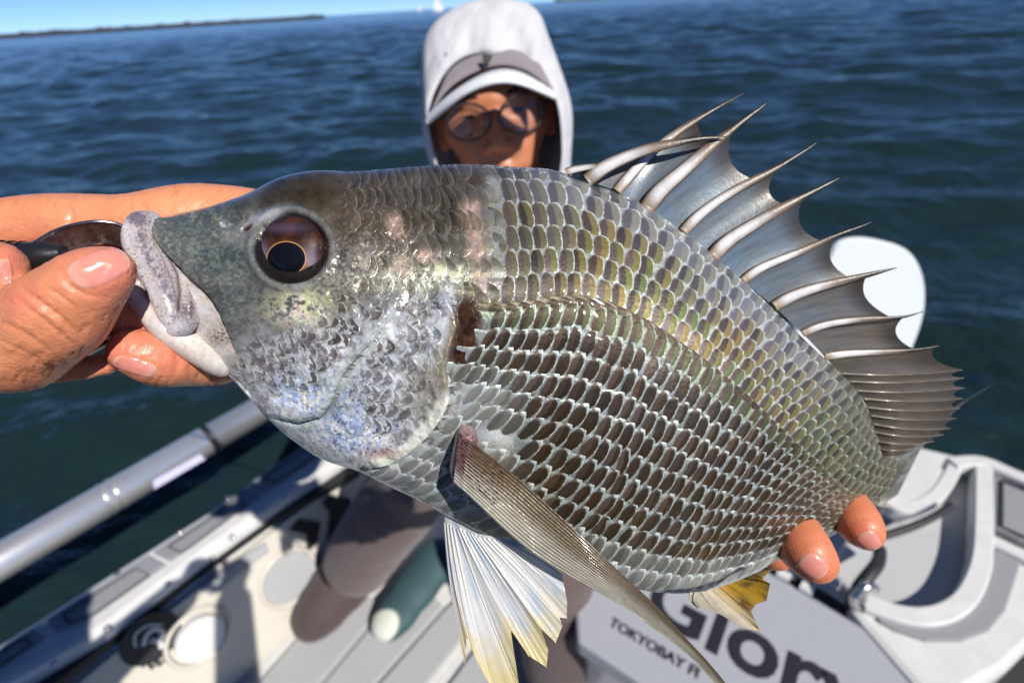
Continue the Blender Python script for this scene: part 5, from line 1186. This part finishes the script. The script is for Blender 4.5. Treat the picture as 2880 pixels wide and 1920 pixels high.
# inner side: dark strip, liner, cups, emblem
slab('rub_strip', [(0, 1975), (157, 1856), (300, 1758), (544, 1588), (784, 1410), (993, 1302), (1010, 1325), (784, 1448), (544, 1618), (310, 1802), (60, 1990)], M_DARK, BOAT, .02, z=.412, bevel=0)
LA_, LB_, LC_ = G(330, 1830, .385), G(820, 1455, .385), G(740, 1850, .10); LIN = plane3(LA_, LB_, LC_)
slab('side_liner', [(60, 2060), (330, 1832), (590, 1634), (820, 1454), (960, 1354), (1100, 1260), (1250, 1380), (1010, 1600), (840, 1760), (660, 1920), (520, 2060)], M_CREAM, BOAT, .03, plane=LIN, bevel=0)
slab('side_ledge', [(560, 1650), (690, 1556), (745, 1522), (752, 1548), (690, 1592), (592, 1672)], M_LPAD, BOAT, .02, plane=LIN, up=.014)
def lin_disc(name, cx, cy, r, m, up, th=.004, ring=0):
    c = LIN(cx, cy); e1 = LB_ - LA_; e1 /= np.linalg.norm(e1); n = np.cross(e1, LC_ - LA_); n /= np.linalg.norm(n); n = n if n @ (CAM - c) > 0 else -n; e2 = np.cross(n, e1); th_ = np.linspace(0, 2 * math.pi, 40, endpoint=False)
    if ring:
        tv, tf = tube(np.array([c + n * up + r * (math.cos(t) * e1 + math.sin(t) * e2) for t in np.linspace(0, 2 * math.pi, 41)]), ring, 8, False); return mesh(name, tv, tf, m, BOAT)
    a = np.array([c + n * up + r * (math.cos(t) * e1 + math.sin(t) * e2) for t in th_]); b = a - n * th; return mesh(name, np.concatenate([a, b]), [list(range(40)), list(range(40, 80))[::-1]] + [(i, 40 + i, 40 + (i + 1) % 40, (i + 1) % 40) for i in range(40)], m, BOAT, smooth=False)
lin_disc('cup_holder', 812, 1622, .075, M_LPAD, .004); lin_disc('cup_rim', 812, 1622, .078, M_CREAM, .004, ring=.007)
lin_disc('hatch_lid', 557, 1786, .055, M_WHITE, .022, .02); lin_disc('hatch_rim', 557, 1786, .070, M_CREAM, .006, ring=.006)
lin_disc('emblem', 424, 1792, .060, M_DARK, .005)
def lin_curve(name, pts, r, m, up=.007):
    c = LIN(700, 1700); e1 = LB_ - LA_; n = np.cross(e1, LC_ - LA_); n /= np.linalg.norm(n); n = n if n @ (CAM - c) > 0 else -n
    p = curve(pts, 40); w = np.array([LIN(x, y) for x, y in p]) + n * up; tv, tf = tube(w, r, 6, True, flat=(n, .3)); return mesh(name, tv, tf, m, BOAT)
lin_curve('emblem_mark', [(400, 1812), (412, 1778), (440, 1764), (456, 1778), (436, 1796), (420, 1796), (446, 1800), (452, 1818)], .006, M_WHITE)
lin_curve('emblem_mark', [(380, 1816), (376, 1786), (410, 1756), (455, 1752)], .003, M_WHITE)
lin_curve('script_mark', [(398, 1872), (415, 1862), (425, 1874), (440, 1852), (446, 1866), (462, 1848), (470, 1858)], .003, M_DARK)
for pts in ([(905, 1412), (930, 1390), (985, 1402), (972, 1468), (918, 1532), (926, 1440)], [(812, 1488), (840, 1458), (900, 1468), (890, 1520), (858, 1560), (862, 1500)]):
    slab('chevron_mark', pts, M_DARK, BOAT, .003, plane=LIN, up=.006, bevel=0)
# bow seat module at the right
zt = .50
slab('seat_well', [(2400, 1480), (2470, 1400), (2560, 1420), (2640, 1370), (2690, 1300), (2772, 1300), (2772, 1600), (2720, 1690), (2610, 1726), (2500, 1706), (2420, 1690), (2330, 1600)], simple('well_grey', (.40, .41, .42), .45, var=.08, scale=12), BOAT, .05, z=zt - .05, bevel=.01)
def rail2(name, pts, hw, m, z, n=60):
    """moulded flat band along a curve on the horizontal plane z"""
    p = curve(pts, n); w = np.array([G(x, y, z) for x, y in p]); t = np.gradient(w, axis=0); t /= np.linalg.norm(t, axis=1)[:, None]; sd = np.cross(t, [0, 0, 1.])
    prof = [(-1, -.04), (-1, -.004), (-.8, 0), (.8, 0), (1, -.004), (1, -.04)]
    v = np.stack([w + sd * hw * a_ + np.array([0, 0, 1.]) * h_ for a_, h_ in prof], 1); f = grid_faces(n, 6, True).tolist(); f.append(list(range(6))); f.append(list(range((n - 1) * 6, n * 6))[::-1])
    return mesh(name, v.reshape(-1, 3), f, m, BOAT, smooth=False)
rail2('seat_trim', [(2768, 1292), (2769, 1400), (2768, 1503), (2763, 1570), (2749, 1620), (2715, 1680), (2670, 1713), (2611, 1728), (2550, 1724), (2497, 1710), (2437, 1687)], .019, M_WHITE, zt)
rail2('seat_trim', [(2784, 1511), (2830, 1533), (2900, 1568), (2990, 1610)], .016, M_WHITE, zt - .003)
rail2('seat_trim', [(2680, 1298), (2725, 1292), (2768, 1294), (2830, 1318), (2900, 1348), (2990, 1390)], .018, M_WHITE, zt + .003)
rail2('seat_trim', [(2690, 1303), (2668, 1345), (2640, 1385), (2600, 1412), (2545, 1424), (2495, 1402)], .016, M_WHITE, zt - .004)
slab('seat_base', [(2380, 1700), (2450, 1690), (2497, 1722), (2611, 1742), (2690, 1722), (2757, 1640), (2790, 1530), (2880, 1572), (3050, 1660), (2960, 1760), (2836, 1880), (2700, 1960), (2600, 1960), (2437, 1770)], M_WHITE, BOAT, .30, z=zt - .02, bevel=.03)
slab('seat_pad', [(2470, 1722), (2540, 1742), (2620, 1750), (2700, 1728), (2752, 1672), (2780, 1600), (2795, 1545), (2870, 1580), (2848, 1650), (2825, 1720), (2780, 1775), (2700, 1805), (2600, 1805), (2520, 1778), (2466, 1750)], M_PAD, BOAT, .02, z=zt - .02, up=.008)
slab('seat_pad', [(2790, 1325), (2860, 1352), (2980, 1402), (2980, 1570), (2860, 1522), (2790, 1488)], M_PAD, BOAT, .02, z=zt - .03, up=.01)
for a in ([(2820, 1350), (2880, 1374), (2980, 1414)], [(2820, 1350), (2818, 1480), (2880, 1508), (2980, 1550)]):
    tv, tf = tube(np.array([G(x, y, zt - .015) for x, y in a]), .003, 6); mesh('groove_line', tv, tf, M_DARK, BOAT)
slab('seat_side', [(2772, 1296), (3100, 1430), (3100, 1700), (2772, 1530)], M_WHITE, BOAT, .25, z=zt - .045, bevel=.01)
def px_tube(name, pts, r, m, parent=BOAT):
    w = np.array([G(x, y, z) for x, y, z in pts]); w = curve(w, 24); tv, tf = tube(w, r, 10); return mesh(name, tv, tf, m, parent)
px_tube('strap', [(2480, 1508, .50), (2560, 1482, .51), (2620, 1455, .515), (2676, 1420, .51)], .009, M_DARK)
px_tube('strap', [(2474, 1545, .50), (2470, 1580, .53), (2440, 1620, .54), (2410, 1660, .52), (2396, 1700, .48)], .013, M_DARK)
px_tube('cleat', [(2405, 1705, .50), (2412, 1665, .55), (2440, 1648, .56), (2460, 1655, .54)], .009, ms.m); px_tube('cleat', [(2430, 1640, .56), (2425, 1690, .52)], .008, ms.m)
slab('side_rubber', [(2836, 1742), (2900, 1600), (3100, 1660), (3100, 1960), (2760, 1960)], M_DARK, BOAT, .05, z=.30, bevel=0)
# ---- screw heads along the gunwale
for x, y in ((245, 1672), (128, 1752), (330, 1612), (505, 1495), (640, 1397), (150, 1862), (300, 1764), (470, 1640), (650, 1508), (800, 1398)):
    c_ = G(x, y, .4515); th_ = np.linspace(0, 2 * math.pi, 12, endpoint=False); ring_ = np.stack([c_[0] + .007 * np.cos(th_), c_[1] + .007 * np.sin(th_), np.full(12, c_[2])], 1)
    mesh('screw', np.concatenate([ring_ - [0, 0, .004], ring_, [c_ + [0, 0, .0025]]]), [(i, (i + 1) % 12, 12 + (i + 1) % 12, 12 + i) for i in range(12)] + [(12 + i, 12 + (i + 1) % 12, 24) for i in range(12)], ms.m, BOAT)
# ---- white rounded panel beyond the fins
PN = empty('seat_back', P(2420, 1000, 1.25)); tag(PN, 'white rounded panel standing beyond the spiny fin at the right', 'panel')
def rpanel():
    o = curve([(2330, 720), (2350, 684), (2398, 667), (2482, 677), (2552, 705), (2587, 754), (2601, 831), (2588, 916), (2566, 975), (2540, 1060), (2500, 1190), (2360, 1190), (2250, 1100), (2240, 900), (2290, 780)], 90, True)
    a = P(o[:, 0], o[:, 1], 1.25 + .10 * (o[:, 1] - 700) / 500); b = a + FW * .035 - UP * .0; c = (a.mean(0) + (a - a.mean(0)) * .965) - FW * .006; v = np.concatenate([c, a, b]); n = 90
    M_PANEL = simple('white_panel', (.57, .60, .63), .35, coat=.3, var=.03)
    mesh('panel', v, [list(range(n))] + grid_faces(3, n, True).tolist() + [list(range(2 * n, 3 * n))[::-1]], M_PANEL, PN, smooth=False)
    tv, tf = tube(P([2420, 2380], [1150, 1330], [1.36, 1.50]), .03, 16); mesh('post', tv, tf, M_WHITE, PN)
rpanel()
# ---- cooler box with lettering
zc = .47; COOL = empty('cooler_box', G(2000, 1850, .10)); tag(COOL, 'light grey cooler box with large dark lettering on its lid, under the tail', 'cooler box')
M_LID = simple('pale_grey_lid', (.30, .315, .35), .55, var=.06, scale=30, bumpd=.0005, bscale=500)
c0, c1 = G(1623, 1672, zc), G(2171, 1613, zc)
lidp = [(1600, 1400), (2171, 1608), (2430, 1762), (2690, 1920), (2850, 2020), (2300, 2320), (1806, 1925), (1623, 1803)]
slab('lid', lidp, M_LID, COOL, .05, z=zc, bevel=.008); slab('box', [(1640, 1440), (2171, 1640), (2400, 1780), (2800, 2030), (2300, 2290), (1810, 1915), (1650, 1800)], M_WHITE, COOL, .30, z=zc - .055, bevel=.01)
tv, tf = tube(np.array([G(x, y, zc - .02) for x, y in ((2140, 1578), (2300, 1668), (2430, 1748), (2690, 1904))]), .012, 8); mesh('lid_seal', tv, tf, M_DARK, COOL)
for x, y in ((2205, 1618), (2270, 1655), (2345, 1640)): px_tube('hinge', [(x - 18, y - 10, zc + .005), (x + 18, y + 10, zc + .005)], .012, M_WHITE, COOL)
def text(s, px, py, qx, qy, size, name, weight=0.0, squash=1.0):
    o, e = G(px, py, zc), G(qx, qy, zc) - G(px, py, zc); e /= np.linalg.norm(e); u = np.cross([0, 0, 1.], e)
    cu = bpy.data.curves.new(name, 'FONT'); cu.body = s; cu.size = size; cu.extrude = .0012; cu.offset = weight; cu.resolution_u = 4
    tmp = bpy.data.objects.new('tmp', cu); me = bpy.data.meshes.new_from_object(tmp)
    bpy.data.objects.remove(tmp); n = len(me.vertices); co = np.empty(n * 3); me.vertices.foreach_get('co', co); co = co.reshape(-1, 3)
    w = o + co[:, :1] * e * squash + co[:, 1:2] * u + (co[:, 2:] + .0015) * np.array([0, 0, 1.])
    f = [list(p.vertices) for p in me.polygons]; r = mesh(name, w, f, simple('dark_lettering', (.012, .013, .02), .5), COOL, smooth=False); bpy.data.meshes.remove(me); return r
text('Glory', 1800, 1715, 2330, 2017, .175, 'lettering', .0035, 1.0)
text('TOKYOBAY FI', 1712, 1758, 1912, 1878, .029, 'lettering', .0003, 1.0)
# ---- loose shoe and line
SH = empty('deck_shoe', G(1085, 1740, .10)); tag(SH, 'teal deck shoe with pale rounded toe beside the dark boot', 'shoe')
bv_, bf_ = boot([(1225, 1560, .070), (1165, 1640, .062), (1112, 1712, .056), (1092, 1742, .050)], None); bv_[:, 2] = .104 + (bv_[:, 2] - .104) * .62; px, py, _ = proj(bv_)
mt = NT('teal_cloth'); mt.set(Base_Color=mt.attr('pig'), Roughness=.7)
mesh('upper', bv_, bf_, mt.m, SH, {'pig': mix(C(.025, .065, .075), C(.50, .52, .46), (sstep(46, 38, np.hypot((px - 1072) * .9 + (py - 1765) * .3, (py - 1765) * .8)))[:, None])})
sv_ = [G(x, y, .115) for x, y in ()]
FL = px_tube('fishing_line', [(300, 1052, .9), (640, 1085, .95), (900, 1110, 1.0)], .0028, M_DARK, None); tag(FL, 'thin dark fishing rod tip crossing the water below the gripping hand', 'fishing rod')
